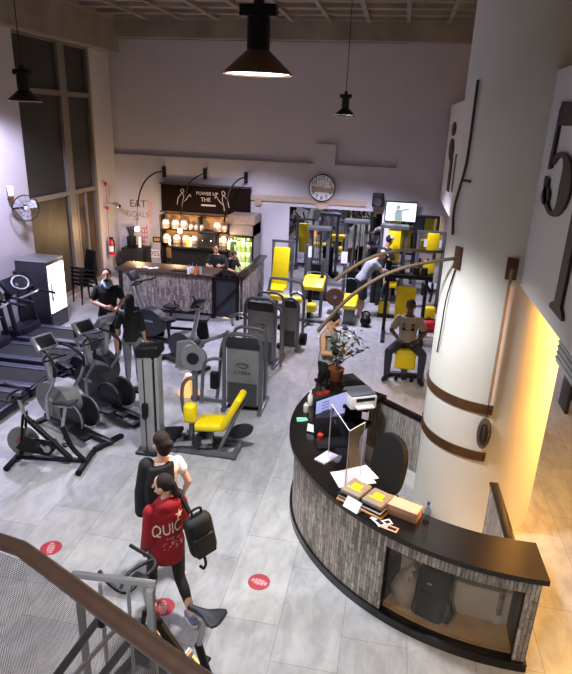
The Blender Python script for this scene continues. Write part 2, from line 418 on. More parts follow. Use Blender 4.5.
one = [[(oy+.16, 3.16), (oy-.22, 3.16), (oy-.22, 3.19), (oy-.13, 3.24), (oy-.13, 4.30), (oy+.05, 4.30), (oy+.05, 3.24), (oy+.16, 3.19)]]
one = [[(y-.02, z+.03 if z < 3.5 else z-.25) for y, z in one[0]]]
numeral_x(one, 1.299, 'tall dark serif stroke below the numeral 5 at the right edge')
def far_oval(px, py, ry, rz, lbl):
    c = AX(px, py, 1.17); numeral_x([[(c.y+ry*math.cos(2*PI*k/24), c.z+rz*math.sin(2*PI*k/24)) for k in range(24)]], 1.169, lbl)
far_oval(454.6, 129, .5, .15, 'upper far dark rounded numeral on the mezzanine front left of the column')
far_oval(452, 149.5, .62, .24, 'lower far dark rounded numeral on the mezzanine front left of the column')
for px, l in ((450.5, 'first'), (455.5, 'second')):
    c = AX(px, 174, 1.17); numeral_x([[(c.y+.3, c.z-.38), (c.y-.25, c.z-.38), (c.y-.25, c.z+.38), (c.y+.3, c.z+.38)]], 1.169, f'{l} far dark upright stroke from the back wall on the mezzanine front')
# ------------------------------------------------------------------ pendants and light
def pendant(lbl, loc, s=1.0, zc=ZC, dark=False):
    t = thing('pendant_lamp', lbl, 'lamp', loc, group='black bell pendant lamps')
    BR = M('bronze_shade', '6a4a34', .45, .25) if not dark else M('dark_shade', '1c1816', .5, .3)
    part('lamp_shade', MB().lathe([(.285*s, 0), (.29*s, .01), (.115*s, .165*s), (.10*s, .18*s), (.09*s, .18*s), (.27*s, .012)], n=40, cap=False), BR, t)
    part('housing', MB().lathe([(.09*s, .18*s), (.095*s, .21*s), (.095*s, .42*s), (.085*s, .43*s), (.01, .43*s)], n=28), BMET, t)
    part('gear_box', MB().box((0, 0, .47*s), (.30*s, .12*s, .09*s), bev=.01).cyl((0, 0, .51*s), (0, 0, .58*s), .045*s), BMET, t)
    part('cord', MB().cyl((0, 0, .56*s), (0, 0, zc-loc[2]), .008), BMET, t)
    part('bulb', MB().lathe([(.01, .035), (.275*s, .022), (.275*s, .012), (.01, .008)], n=32), M('lamp_glow', 'fffaf0', .5, emit=9), t)
    return t
LP = [(-1.22, 5.2, 4.84), (-1.25, 13.6, 4.62), (-6.22, 9.6, 4.63)]
pendant('large bronze pendant lamp with glowing rim nearest the viewer', LP[0])
pendant('small dark pendant lamp hanging before the back wall', LP[1], .85, dark=True)
pendant('dark pendant lamp hanging by the tall left window', LP[2], .95, dark=True)
def spot(loc, e, col, size=118, blend=.35, soft=.22, aim=(0, 0, -1)):
    l = bpy.data.lights.new('lamp_or_fill_light', 'SPOT'); l.energy = e; l.color = col; l.spot_size = R(size); l.spot_blend = blend; l.shadow_soft_size = soft
    o = bpy.data.objects.new('lamp_or_fill_light', l); COL.objects.link(o); o.location = loc
    o.rotation_euler = V(aim).to_track_quat('-Z', 'Y').to_euler(); return o
def point(loc, e, col, soft=.1):
    l = bpy.data.lights.new('lamp_or_fill_light', 'POINT'); l.energy = e; l.color = col; l.shadow_soft_size = soft
    o = bpy.data.objects.new('lamp_or_fill_light', l); COL.objects.link(o); o.location = loc; return o
NEU = (.98, .98, 1); COOL = (.76, .74, 1.0)
spot((LP[0][0], LP[0][1], LP[0][2]-.02), 1430, NEU)
spot((LP[1][0], LP[1][1], LP[1][2]-.02), 1350, COOL)
spot((LP[2][0], LP[2][1], LP[2][2]-.02), 1900, (.72, .70, 1), 138, .35, .22, (-.38, .12, -1))
spot((-5.2, 3.4, 4.9), 640, (.86, .86, 1)); spot((-1.0, 0.2, 4.9), 430, NEU)
spot((-3.9, 14.2, 4.6), 620, COOL); spot((-.7, 14.3, 4.3), 420, COOL)  # unseen fill spots added to brighten the back wall, no fixtures
# warm downlights under the mezzanine and at the bar
WARM = (1, .62, .22)
spot((3.1, 6.6, 2.9), 340, (1, .55, .16), 140, .6); spot((3.0, 6.3, 2.85), 900, (1, .42, .08), 95, .6, .15, (-.85, .05, -.55)); spot((2.9, 3.8, 3.0), 270, (1, .60, .20), 150, .6)
spot((3.0, 11.5, 3.0), 120, (1, .8, .55), 150, .6)
point((3.2, 7.6, 5.9), 110, WARM, .3)
S.world = bpy.data.worlds.new('dim_room'); S.world.use_nodes = True
S.world.node_tree.nodes['Background'].inputs[0].default_value = (.55, .55, .62, 1); S.world.node_tree.nodes['Background'].inputs[1].default_value = .03

# ------------------------------------------------------------------ reception desk
DX, DY, DR = 1.45, 6.68, 2.44
RAD_FALL = lambda a: -.13*max(0, (205-a)/45)**1.3
desk = thing('reception_desk', 'curved reception desk with black top, mosaic wood cladding and a glazed display niche', 'desk', (DX, DY, 0))
MOS = mosaic_mat('weathered_strip_cladding', 'dcd3c6', '8d8479', '6a6055', w=.19, h=.036)
A0, A1 = 160, 271.5; N0, N1 = 239.8, 268.9
MB.fall = staticmethod(RAD_FALL)
dk = MB().arc(0, 0, DR-.07, DR, A0, N0, .09, 1.0, 60, True)
part('cladding', dk, MOS, desk)
c2 = MB().arc(0, 0, DR-.07, DR, N0, N1, .84, 1.0, 24, True); part('cladding', c2, MOS, desk)
c3 = MB().arc(0, 0, DR-.36, DR, N1, A1, .09, 1.0, 6, True); part('cladding', c3, MOS, desk)
part('plinth', MB().arc(0, 0, DR-.30, DR+.03, A0, A1+.3, 0, .09, 60), DKW, desk)
top = MB().arc(0, 0, DR-.40, DR+.07, 152, 262, 1.0, 1.05, 70).arc(0, 0, DR-.41, DR+.07, 262, A1+.6, 1.0, 1.05, 12)
top.arc(0, 0, DR-.80, DR-.401, 152, 172, 1.0, 1.05, 14)
part('counter_top', top, DKW, desk, 'glossy black counter top')
part('inner_panel', MB().arc(0, 0, DR-.40, DR-.36, A0, A1, 0, 1.0, 50), M('pale_inner_panel', 'd9d4cc', .6), desk)
nb = MB().arc(0, 0, DR-.36, DR-.07, N0, N1, .09, .13, 20); part('niche_floor', nb, M('tan_niche_board', 'c9a578', .6, noise=.1), desk)
part('niche_side', MB().arc(0, 0, DR-.36, DR-.02, N0-.6, N0, .09, .85, 2), BMET, desk)
part('niche_side', MB().arc(0, 0, DR-.36, DR-.02, N1-.1, N1+.5, .09, .85, 2), BMET, desk)
part('niche_rail', MB().arc(0, 0, DR-.355, DR-.34, N0+12, N1-2, .50, .66, 12), M('grey_niche_panel', '8d8a86', .6), desk, 'grey strip at the back of the niche')
part('niche_glass', MB().arc(0, 0, DR-.05, DR-.042, N0, N1, .13, .84, 20), glass_mat('niche_glass', 'f6f2ec', .07), desk)
part('work_top', MB().arc(0, 0, DR-.78, DR-.40, 163, 228, .72, .76, 40), DKW, desk, 'lower black work surface')
for a in (166, 190, 226): part('leg', MB().box(((DR-.72)*math.cos(R(a)), (DR-.72)*math.sin(R(a)), .36), (.05, .05, .72)), BMET, desk)
MB.fall = staticmethod(lambda a: 0)
# far end: low black stand
e0 = G(357, 373, 1.05); e1 = G(359, 388, 1.05); e2 = G(326, 388, 1.05)
eb = thing('side_counter', 'short black side counter at the far end of the reception desk', 'counter', (-.52, 7.66, 0), R(-58))
part('top', MB().box((0, 0, 1.03), (.42, .62, .05), bev=.008), DKW, eb)
part('side_panel', MB().box((-.17, 0, .5), (.04, .58, 1.0)), BMET, eb); part('side_panel', MB().box((.17, 0, .5), (.04, .58, 1.0)), BMET, eb)
# partitions
def partition(lbl, a, b, h=1.03):
    a, b = V(a), V(b); t = thing('low_partition', lbl, 'partition', ((a.x+b.x)/2, (a.y+b.y)/2, 0), math.atan2(b.y-a.y, b.x-a.x), 'low partitions of the reception area'); l = (b-a).length
    part('rail', MB().box((0, 0, h-.02), (l, .09, .04), bev=.006), DKW, t, 'black top rail')
    part('panel', MB().box((0, 0, h/2+.1), (l, .05, h-.26)), mosaic_mat('grey_strip_panel', 'c4c2c0', '9a9896', '77746f', 'Object', True), t, 'grey wood strip panel')
    part('base', MB().box((0, 0, .12), (l, .055, .24)), WHT, t, 'white base board')
partition('low grey partition between the desk end and the column', G(372, 393, 1.03), G(424, 419, 1.03))
partition('low grey partition from the column towards the right desk end', G(494, 482, 1.03), G(513, 546, 1.03))
# ------------------------------------------------------------------ bar
WARMW = M('amber_wood_panel', 'b4864c', .6, noise=.2, ns=5)
BARM = mosaic_mat('bar_strip_cladding', 'a9a2a0', '6a6364', '5a5354', 'Object', False, .028, .16)
def set_uv_xz(o):
    me = o.data; uv = me.uv_layers.new(name='uv')
    for p in me.polygons:
        for li in p.loop_indices:
            c = me.vertices[me.loops[li].vertex_index].co
            uv.data[li].uv = (c.x if abs(p.normal.y) > .5 else c.y, c.z)
BARU = mosaic_mat('bar_strip_cladding_wall', 'b8ada8', '6b5f5c', '574c49', 'UV', True, .16, .045)
bx0, bx1, by = -6.25, -4.02, 12.88
bar = thing('bar_counter', 'bar counter clad in grey wood strips with a dark glossy top', 'counter', (-4.8, 13.4, 0)); o0 = V(bar.location)
def B(mb): 
    mb.bm.transform(T(-o0)); return mb
o = part('front_cladding', B(MB().box(((bx0+bx1)/2, by, .55), (bx1-bx0, .06, .88))), BARU, bar); set_uv_xz(o)
part('plinth', B(MB().box(((bx0+bx1)/2, by+.01, .055), (bx1-bx0, .07, .11))), BMET, bar)
part('corner_post', B(MB().box((bx0-.05, by+.02, .5), (.10, .12, 1.0))), BMET, bar)
part('top', B(MB().box(((bx0+bx1)/2-.04, by+.27, 1.03), (bx1-bx0+.2, .78, .06), bev=.008)), M('dark_bar_top', '38251b', .5, noise=.2), bar)
o = part('side_cladding', B(MB().box((-3.34, 14.1, .55), (.06, 2.3, .88))), BARU, bar); set_uv_xz(o)
part('side_plinth', B(MB().box((-3.34, 14.1, .055), (.06, 2.3, .11))), BMET, bar)
part('side_top', B(MB().box((-3.36, 14.1, 1.03), (.22, 2.5, .06), bev=.006)), DKW, bar)
part('end_panel', B(MB().box((bx0-.05, 13.3, .5), (.06, .74, 1.0))), BMET, bar)
gate = thing('bar_gate', 'dark swing gate with black frame at the right end of the bar front', 'gate', (-3.7, by, 0))
part('panel', MB().box((0, .02, .50), (.54, .04, .92)), M('dark_slate_panel', '2c2d35', .5), gate)
for x in (-.29, .29): part('post', MB().box((x, 0, .53), (.07, .09, 1.06)), BMET, gate)
part('rail', MB().box((0, -.03, .98), (.5, .03, .05)), BMET, gate)
part('brace', MB().beam((-.25, -.03, .2), (.25, -.03, .75), .03, .03), BMET, gate)
# back bar shelf
YS = 16.2
sl, sr = AY(160, 215, YS).x, AY(229, 215, YS).x; zt = AY(195, 217.5, YS).z
sh = thing('back_bar_shelf', 'dark framed bar shelf with amber lit back panel', 'shelf', ((sl+sr)/2, YS+.18, 0)); W2 = (sr-sl)/2
part('back_panel', MB().box((0, .17, zt/2), (2*W2, .03, zt)), WARMW, sh)
for x in (-W2, .12, W2): part('upright', MB().box((x, 0, zt/2), (.05, .34, zt)), BMET, sh)
Z1, Z2, Z3 = AY(180, 229.5, YS).z, AY(180, 244, YS).z, 1.0
for z in (Z1, Z2, Z3, .5): part('shelf_board', MB().box((0, 0, z-.02), (2*W2, .34, .04)), BMET, sh)
JAR = M('white_tub_plastic', 'efe6da', .4); JW = M('tub_label', 'b39c8c', .6)
def jar(px, y, lbl, s=1.0, grp='white tubs on the bar shelves', z=None, Y=YS+.1):
    p = AY(px, y, Y); t = thing('tub', lbl, 'tub', (p.x, Y, z), group=grp)
    part('jar_body', MB().lathe([(.07*s, 0), (.10*s, .01), (.115*s, .10*s), (.112*s, .17*s), (.085*s, .21*s)], n=18), JAR, t)
    part('lid', MB().lathe([(.088*s, .205*s), (.092*s, .235*s), (.05*s, .26*s), (.01, .262*s)], n=18), JAR, t)
    part('jar_label', MB().lathe([(.1135*s, .03*s), (.117*s, .10*s), (.116*s, .13*s)], n=18), JW, t)
    return t
ORD = ['first', 'second', 'third', 'fourth', 'fifth', 'sixth', 'seventh', 'eighth', 'ninth']
for i, px in enumerate((166, 175.5, 184)): jar(px, 224, f'large white tub, {ORD[i]} from the left on the upper bar shelf', z=Z1)
for i, px in enumerate((191, 196.5, 201.5)): jar(px, 224, f'small white tub, {ORD[i]} of the small ones on the upper bar shelf', .6, z=Z1)
for i, px in enumerate((217.5, 224.5)): jar(px, 224, f'{["large white tub under the right end of the bar sign on the upper shelf", "small white tub at the very right end of the upper bar shelf"][i]}', (1.05, .7)[i], z=Z1)
for i, px in enumerate((167, 177, 186.5, 195)): jar(px, 241, f'white tub, {ORD[i]} from the left on the lower bar shelf', z=Z2)
for i, px in enumerate((205, 211.5, 218, 224.5)): jar(px, 243, f'white tub, {ORD[i]} right of the shelf upright on the lower bar shelf', .92, z=Z2)
# sign above
sg0, sg1 = AY(161, 181, 16.5), AY(250, 220, 16.5)
M('dark_walnut_board', '190f0a', .95, noise=.25, ns=6).node_tree.nodes['Principled BSDF'].inputs['Specular IOR Level'].default_value = .1
sign = thing('bar_sign', 'wide dark wooden sign board with white chalk drawings above the bar', 'sign', ((sg0.x+sg1.x)/2, 16.5, (sg0.z+sg1.z)/2+.02)); sw, shh = (sg1.x-sg0.x), .80
part('board', MB().box((0, 0, 0), (sw, .06, shh), bev=.006), M('dark_walnut_board', '190f0a', .6, noise=.25, ns=6), sign)
for z in (-shh/2, shh/2): part('frame_rail', MB().box((0, -.02, z), (sw+.06, .08, .05)), M('dark_walnut_rail', '3a251a', .5, noise=.2), sign)
CH = M('chalk_line', 'b9a696', .9)
text('lettering', 'POWER UP', .13, CH, sign, T((.06, -.034, .17)) @ FACE_S)
text('lettering', 'THE', .16, CH, sign, T((.02, -.034, .0)) @ FACE_S)
part('underline', MB().box((.1, -.033, -.15), (.42, .006, .045)), CH, sign)
def sk(pts, cx, cz): return [(cx+x, -.034, cz+z) for x, z in pts]
for cx, f in ((-.68, 1), (.55, -1)):
    part('chalk_figure', MB().tube(sk([(-.16*f, -.18), (-.12*f, .02), (-.05*f, .1), (0, .16), (.04*f, .05), (.0, -.12), (-.02*f, -.28)], cx, 0), .010, 5, smooth=4)
         .tube(sk([(.0, -.12), (.12*f, -.02), (.22*f, .12), (.26*f, .05)], cx, 0), .010, 5, smooth=4).tube(sk([(-.05*f, .22), (.02*f, .27), (.05*f, .2), (-.01*f, .15), (-.05*f, .22)], cx, 0), .010, 5, smooth=4), CH, sign)
# goosenecks
for i, (bx, bz, mid, end, bulb, wd) in enumerate(((164, 171, [(155, 173, 16.1), (146, 180, 15.7), (140, 192, 15.4)], (137.5, 207, 15.3), (137, 229), 'left'), (205, 173, [(197, 177, 16.1), (189, 184, 15.8), (184, 200, 15.6)], (181, 216, 15.5), (180, 231), 'middle'), (246, 177, [(238, 180, 16.1), (230, 190, 15.8), (226.5, 205, 15.6)], (224.5, 222, 15.5), (223.5, 239), 'right'))):
    b = AY(bx, bz, 16.56); t = thing('gooseneck_lamp', f'{wd} of the three black gooseneck wall lamps over the bar sign', 'lamp', tuple(b), group='gooseneck lamps over the bar')
    part('bracket', MB().box((0, 0, -.02), (.10, .05, .30)), BMET, t)
    P_ = [V((0, -.03, 0))]+[AY(*q)-b for q in mid]+[AY(*end)-b]
    part('arm', MB().tube(P_, .02, 8, smooth=5), BMET, t)
    e = AY(bulb[0], bulb[1], end[2])-b
    part('cord', MB().cyl(P_[-1], e+V((0, 0, .10)), .006, n=6), BMET, t)
    part('bulb', MB().sph(e, (.065, .065, .07), 14), M('warm_bulb', 'ffd79a', .5, emit=16), t)
    point(tuple(b+e+V((0, -.12, -.16))), 52, (1, .66, .32), .06)
# bar fridge
YF = 15.75
f0, f1 = AY(228, 230, YF).x, AY(254, 230, YF).x
ft = AY(240, 226, YF).z
fr = thing('drinks_fridge', 'tall upright drinks fridge with lit glass door at the right of the bar', 'fridge', ((f0+f1)/2, YF+.42, 0)); fw2 = (f1-f0)/2
def fridge_cab(t, w, d, h, dr, frame=None):
    WT = M('fridge_cabinet_grey', '77706d', .5, .1)
    part('cabinet', MB().box((-w+.02, 0, h/2), (.04, d, h)).box((w-.02, 0, h/2), (.04, d, h)).box((0, d/2-.02, h/2), (2*w, .04, h)).box((0, 0, .1), (2*w, d, .2)).box((0, 0, h-.16), (2*w, d, .32)), WT, t)
    part('door_frame', MB().box((-w+.035, -d/2, h/2-.06), (.05, .05, h-.52)).box((w-.035, -d/2, h/2-.06), (.05, .05, h-.52)).box((0, -d/2, h-.34), (2*w, .05, .06)).box((0, -d/2, .22), (2*w, .05, .06)), BMET, t)
    part('glass_door', MB().box((0, -d/2+.01, h/2-.06), (2*w-.12, .012, h-.6)), glass_mat('fridge_glass', 'f4fff4', .1), t)
    part('lit_lining', MB().box((0, d/2-.06, h/2-.05), (2*w-.1, .02, h-.6)), M('fridge_light', 'e6f3b4', .6, emit=2.2), t)
    part('handle', MB().box((w-.07, -d/2-.035, h/2), (.025, .03, .3)), SIL, t)
    for k in range(4): part('wire_shelf', MB().box((0, .02, .40+k*.29), (2*w-.1, d-.16, .012)), SIL, t)
fridge_cab(fr, fw2, .80, ft+.05, None)
hb = part('header', MB().box((0, -.02, ft+.16), (2*fw2+.02, .80, .22)), M('grey_brown_header', '857166', .5, noise=.15), fr)
BC = [M('yellow_drink', 'd8c43a', .3), M('green_drink', '9fc27a', .3), M('pale_drink', 'd9dcc0', .3)]
def bottle(lbl, loc, h=.24, r=.03, m=None, grp=None, cap=None, cat='bottle'):
    t = thing('bottle', lbl, cat, loc, group=grp)
    part('bottle_body', MB().lathe([(r*.9, 0), (r, .01), (r, h*.62), (r*.4, h*.8), (r*.38, h*.92)], n=14), m or BC[0], t)
    part('cap', MB().lathe([(r*.45, h*.90), (r*.45, h), (.004, h+.001)], n=12), cap or BLK, t); return t
for k in range(4):
    for j in range(4):
        bottle('drink bottle on a wire shelf inside the lit fridge at the bar', (fr.location.x-.22+j*.145, fr.location.y-.2, .408+k*.29), .21, .036, BC[(k+j) % 3], 'bottles in the bar fridge')
point((fr.location.x, fr.location.y-.15, 1.3), 5, (.95, 1, .6), .05)
# side cabinet left of the bar
p = G(131, 292, 0); cb = thing('side_cabinet', 'low black cabinet against the wall left of the bar shelf', 'cabinet', (-7.42, 16.25, 0)); cb.scale = (.8, 1, .74)
part('body', MB().box((0, 0, .55), (.85, .55, 1.1), bev=.01), BLK, cb)
for x in (-.21, .21): part('door', MB().box((x, -.285, .55), (.40, .02, 1.0)), M('black_door', '222020', .4), cb)
mc = thing('coffee_grinder', 'black coffee grinder standing on the low black cabinet', 'grinder', (-7.55, 16.25, .82))
part('body', MB().box((0, 0, .15), (.2, .25, .3), bev=.02), BLK, mc); part('hopper', MB().lathe([(.06, .3), (.13, .55), (.12, .57), (.02, .58)], n=16), M('smoky_hopper', '2b2a2a', .2), mc)
cg = thing('cup_stack', 'pale stacked paper cups beside the coffee grinder', 'cups', (-7.27, 16.2, .82))
part('stack', MB().lathe([(.04, 0), (.05, .3), (.03, .31)], n=14), WHT, cg); part('rim', MB().tube([(.05*math.cos(k*PI/8), .05*math.sin(k*PI/8), .3) for k in range(16)], .005, 5, closed=True), SIL, cg)
# things on the bar
cm = thing('coffee_machine', 'black and chrome espresso machine on the back bar', 'coffee machine', (AY(209, 262, 15.95).x, 15.95, 1.06))
part('body', MB().box((0, 0, .2), (.5, .4, .38), bev=.03), BLK, cm); part('drip_tray', MB().box((0, -.25, .03), (.44, .16, .05)), CHR, cm)
for x in (-.12, .12): part('group_head', MB().cyl((x, -.22, .22), (x, -.22, .15), .03), CHR, cm)
part('cup_rail', MB().tube([(-.24, -.19, .43), (.24, -.19, .43)], .01, 6), CHR, cm)
wt = thing('back_counter', 'dark worktop below the bar shelves', 'counter', (-5.0, 15.85, 0))
part('worktop', MB().box((-.3, 0, 1.03), (1.66, .5, .05)), DKW, wt); part('base', MB().box((-.3, .05, .5), (1.62, .4, 1.0)), BLK, wt)
bp = [(170, 252, 'white'), (188, 254, 'yellow'), (191, 255, 'pale'), (229, 262, 'green')]
for i, (px, py, c) in enumerate(bp):
    q = AY(px, py, 15.75); bottle(f'{["white bottle left of the others under the lower bar shelf", "yellow bottle under the lower bar shelf beside a pale one", "pale bottle under the lower bar shelf beside a yellow one", "green bottle on the back bar below the fridge door"][i]}', (q.x, 15.75, 1.055), .3, .04, [JAR, BC[0], BC[2], BC[1]][i], 'bottles on the back bar')
zb = 1.06
def bartop(px, py): return G(px, py, zb)
for i, (px, py, c, l) in enumerate(((189, 274, 'e8e8ee', 'white cup'), (192, 273, 'dfe3ea', 'pale grey cup'), (196, 274.5, 'd9702f', 'orange cup'), (200, 274, 'b9b3ad', 'steel shaker cup'))):
    q = bartop(px, py); t = thing('cup', f'{l} standing on the bar top', 'cup', (q.x, q.y, zb), group='cups on the bar top')
    part('cup_body', MB().lathe([(.035, 0), (.045, .15), (.04, .15), (.032, .01)], n=14), M('cup_'+c, c, .4), t); part('straw' if i != 3 else 'lid', MB().cyl((.01, 0, .02), (.02, 0, .24), .006, n=6) if i != 3 else MB().cyl((0, 0, .15), (0, 0, .17), .046), SIL, t)
q = bartop(147, 268)
for i, (dx, dy) in enumerate(((-.2, 0), (-.05, .05), (.1, -.02), (.2, .06))):
    t = thing('napkin', ('white folded napkin at the left end of the bar top, leftmost', 'white folded napkin second from the left on the bar top', 'white folded napkin third from the left on the bar top', 'white folded napkin rightmost of those lying on the bar top')[i], 'napkin', (q.x+dx, q.y+dy, zb), i*.5, 'napkins on the bar top')
    part('sheet', MB().prism([(-.06, -.05), (.06, -.05), (.04, .06), (-.06, .05)], 0, .012), WHT, t); part('fold', MB().box((0, 0, .018), (.09, .03, .012), (0, 0, .4)), WHT, t)
q = bartop(181, 272); t = thing('bar_mat', 'dark rubber mat lying on the bar top', 'mat', (q.x, q.y+.1, zb)); part('pad', MB().box((0, 0, .006), (.5, .22, .012), bev=.004), RUB, t); part('edge', MB().tube([(-.25, -.11, .014), (.25, -.11, .014)], .006, 5), BLK, t)
# wall lettering left of the shelf
wl = thing('wall_lettering', 'grey, orange and red motivational lettering on the wall left of the bar', 'lettering', tuple(AY(145, 222, YW)))
lo = V(wl.location)
def wtxt(s, px, py, size, c, rot=0, sx=1):
    q = AY(px, py, YW)-lo; text('lettering', s, size, M('ink_'+c, c, .7), wl, T((q.x, -.004, q.z)) @ FACE_S @ RZ(rot), sx=sx)
wtxt('EAT', 138, 204, .30, '4a4544'); wtxt('GOALS', 137.5, 214.5, .24, '7d726b', sx=.95); wtxt('WORKOUT', 150, 212, .17, 'c9702c', PI/2, .85)
wtxt('FEEL', 145, 234, .28, 'b8391f', PI/2, 1.0); wtxt('GET', 137, 219, .09, '4a4544')
ob = thing('letter_plaque', 'white plaque reading OSS on the wall beside the bar shelf', 'plaque', tuple(AY(153.5, 253.5, YW-.05)))
part('board', MB().box((0, .01, 0), (.42, .03, .24)), JAR, ob); text('lettering', 'OSS', .22, TXT, ob, T((0, -.008, 0)) @ FACE_S)
fp = thing('wall_picture', 'small black framed picture between the lettering and the shelf', 'picture', tuple(AY(157, 239.5, YW-.03)))
for x, z, w, h in ((0, .065, .26, .03), (0, -.065, .26, .03), (-.115, 0, .03, .16), (.115, 0, .03, .16)): part('frame', MB().box((x, 0, z), (w, .03, h)), BLK, fp)
part('print', MB().box((0, .01, 0), (.22, .01, .12)), WARMW, fp)
# ------------------------------------------------------------------ back wall fittings
MIR = M('mirror_silver', 'c6c8cc', .015, 1, noise=.01)
m0, m1 = AY(290, 206, 16.58).x, AY(446, 214, 16.58).x
mr = thing('wall_mirror', 'large wall mirror reflecting the yellow weight machines', 'mirror', ((m0+m1)/2, 16.575, 0))
part('mirror_glass', MB().box((0, 0, 1.18), (m1-m0, .016, 2.08)), MIR, mr); part('bottom_rail', MB().box((0, -.006, .12), (m1-m0, .03, .05)), SIL, mr)
TR = M('beige_dado_strip', 'a8927f', .7)
b0, b1 = AY(250, 197, 16.58), AY(366, 205, 16.58)
struct('trim_8', MB().box(((b0.x+b1.x)/2, 16.58, b0.z+.0), (b1.x-b0.x, .04, .15)).cyl((AY(322, 204, 16.58).x, 16.56, b0.z), (AY(322, 204, 16.58).x, 16.598, b0.z), .22, n=24).cyl((AY(258, 207, 16.58).x, 16.56, b0.z-.12), (AY(258, 207, 16.58).x, 16.598, b0.z-.12), .11, n=20), TR, 'beige strip along the back wall')
WS = M('white_strip', 'dcdae4', .6)
a0_, a1_ = AY(382, 222, 16.55), AY(390, 222, 16.55)
struct('trim_9', MB().box(((a0_.x+a1_.x)/2, 16.54, 1.15), (a1_.x-a0_.x, .06, 2.3)), WS, 'white post over the mirror')
for n, (y) in enumerate((243, 286)):
    q0, q1 = AY(424, y, 16.55), AY(446, y, 16.55); struct(f'trim_{10+n}', MB().box(((q0.x+q1.x)/2, 16.55, q0.z), (q1.x-q0.x, .04, .2)), WS, 'white strip across the right mirror')
ck = thing('wall_clock', 'large round wall clock with dark rim and black numerals on the back wall', 'clock', tuple(AY(322, 188, 16.54)))
RF = Matrix(((1, 0, 0), (0, 0, -1), (0, 1, 0)))
part('face', MB().lathe([(.01, -.03), (.35, -.03), (.35, 0), (.01, 0)], n=40, rot=RF), WHT, ck)
part('rim', MB().tube([(.355*math.cos(2*PI*k/40), -.01, .355*math.sin(2*PI*k/40)) for k in range(40)], .013, 8, closed=True), BMET, ck)
part('band', MB().box((.02, -.006, -.06), (.62, .008, .12)), TR, ck)
for h in range(1, 13):
    a = R(90-30*h); text('numeral', str(h), .15, BMET, ck, T((.265*math.cos(a), -.008, .265*math.sin(a))) @ FACE_S)
part('hand', MB().beam((0, -.016, 0), (-.24, -.016, .03), .016, .006), BMET, ck); part('hand', MB().beam((0, -.016, 0), (.06, -.016, .15), .018, .006), BMET, ck)
sp = thing('wall_speaker', 'small black loudspeaker on the back wall left of the television', 'speaker', tuple(AY(378, 200, 16.42)))
part('cabinet', MB().box((0, 0, 0), (.30, .30, .34), bev=.02), BLK, sp); part('woofer', MB().lathe([(.11, 0), (.115, .012), (.09, .008), (.02, -.02), (.005, -.02)], (0, -.155, -.04), 20, RF), M('speaker_cone', '2a2a2c', .8), sp)
part('bracket', MB().box((0, .16, 0), (.1, .06, .12)), BMET, sp)
tv = thing('television', 'wall mounted television showing a pale figure on a white screen', 'television', tuple(AY(401, 212, 16.40)))
tw, th_ = .80, .50
tv.rotation_euler = (R(8), 0, R(3))
part('housing', MB().box((0, .03, 0), (tw+.05, .05, th_+.05), bev=.008), BLK, tv)
scn = part('screen', MB().box((0, -.002, 0), (tw, .01, th_)), M('screen_white', 'e2f2ea', .3, emit=.75), tv)
SF = M('screen_figure', '8fa3a0', .3, emit=.45)
part('figure', MB().lathe([(.01, 0), (.055, 0), (.055, .004), (.01, .004)], (-.08, -.008, .13), 16, RF).prism([(-.15, -.24), (.06, -.24), (.02, .02), (.22, .08), (.21, .11), (-.02, .06), (-.12, .07), (-.17, -.05)], 0, .004, T((0, -.008, 0)) @ FACE_S), SF, scn, 'grey figure on the screen')
part('wall_arm', MB().box((0, .12, 0), (.12, .14, .12)), BMET, tv)
# ------------------------------------------------------------------ left wall things
def wall_fan():
    p = AX(25.5, 208, XL+.50); t = thing('wall_fan', 'grey wall fan with round wire guard on the left pillar', 'fan', tuple(p))
    d = (V((0, 0, HC-.6))-p).normalized(); d = V((.75, -.65, -.05)).normalized(); F_ = frame_to(d)
    def pt(r, a, z): return F_ @ V((r*math.cos(a), r*math.sin(a), z))
    for r, z in ((.27, 0), (.27, .05), (.16, .09), (.06, .10)): part('guard_ring', MB().tube([pt(r, 2*PI*k/28, z) for k in range(28)], .007 if r > .2 else .004, 5, closed=True), DGR, t)
    for k in range(12): part('guard_wire', MB().tube([pt(.06, 2*PI*k/12, .10), pt(.16, 2*PI*k/12, .09), pt(.27, 2*PI*k/12, .03)], .003, 4), DGR, t)
    for k in range(3):
        a = 2*PI*k/3+.5; m = MB(); pts = []
        for (r, da, z) in ((.05, -.3, .0), (.14, -.55, .02), (.23, -.45, .03), (.245, .1, .0), (.2, .4, -.02), (.1, .35, -.02)): pts.append((r, a+da, z))
        lo_ = [m.bm.verts.new(pt(*q)) for q in pts]; hi = [m.bm.verts.new(pt(q[0], q[1], q[2]+.006)) for q in pts]; n = len(pts)
        m.bm.faces.new(lo_[::-1]); m.bm.faces.new(hi)
        for i in range(n): m.bm.faces.new((lo_[i], lo_[(i+1) % n], hi[(i+1) % n], hi[i]))
        part('blade', m, M('pale_fan_blade', 'a6a9b5', .4), t)
    part('hub', MB().sph(F_ @ V((0, 0, .02)), .045, 12), WHT, t)
    part('motor', MB().cyl(F_ @ V((0, 0, -.14)), F_ @ V((0, 0, -.01)), .06), DGR, t)
    part('bracket', MB().beam(F_ @ V((0, 0, -.12)), V((-.36, .1, -.05)), .05, .04), DGR, t)
wall_fan()
p = AX(11, 196, XL+.22); t = thing('wall_sconce', 'white glass wall light with brown base on the left pillar', 'lamp', tuple(p))
part('glass_shade', MB().lathe([(.05, 0), (.075, .2), (.07, .2), (.04, .01)], n=18), M('frosted_glass', 'e9e6ea', .3), t); part('base', MB().lathe([(.01, -.14), (.045, -.12), (.06, 0), (.02, .01)], n=14), BRN, t); part('arm', MB().cyl((0, 0, -.08), (-.08, 0, -.08), .015), BRN, t)
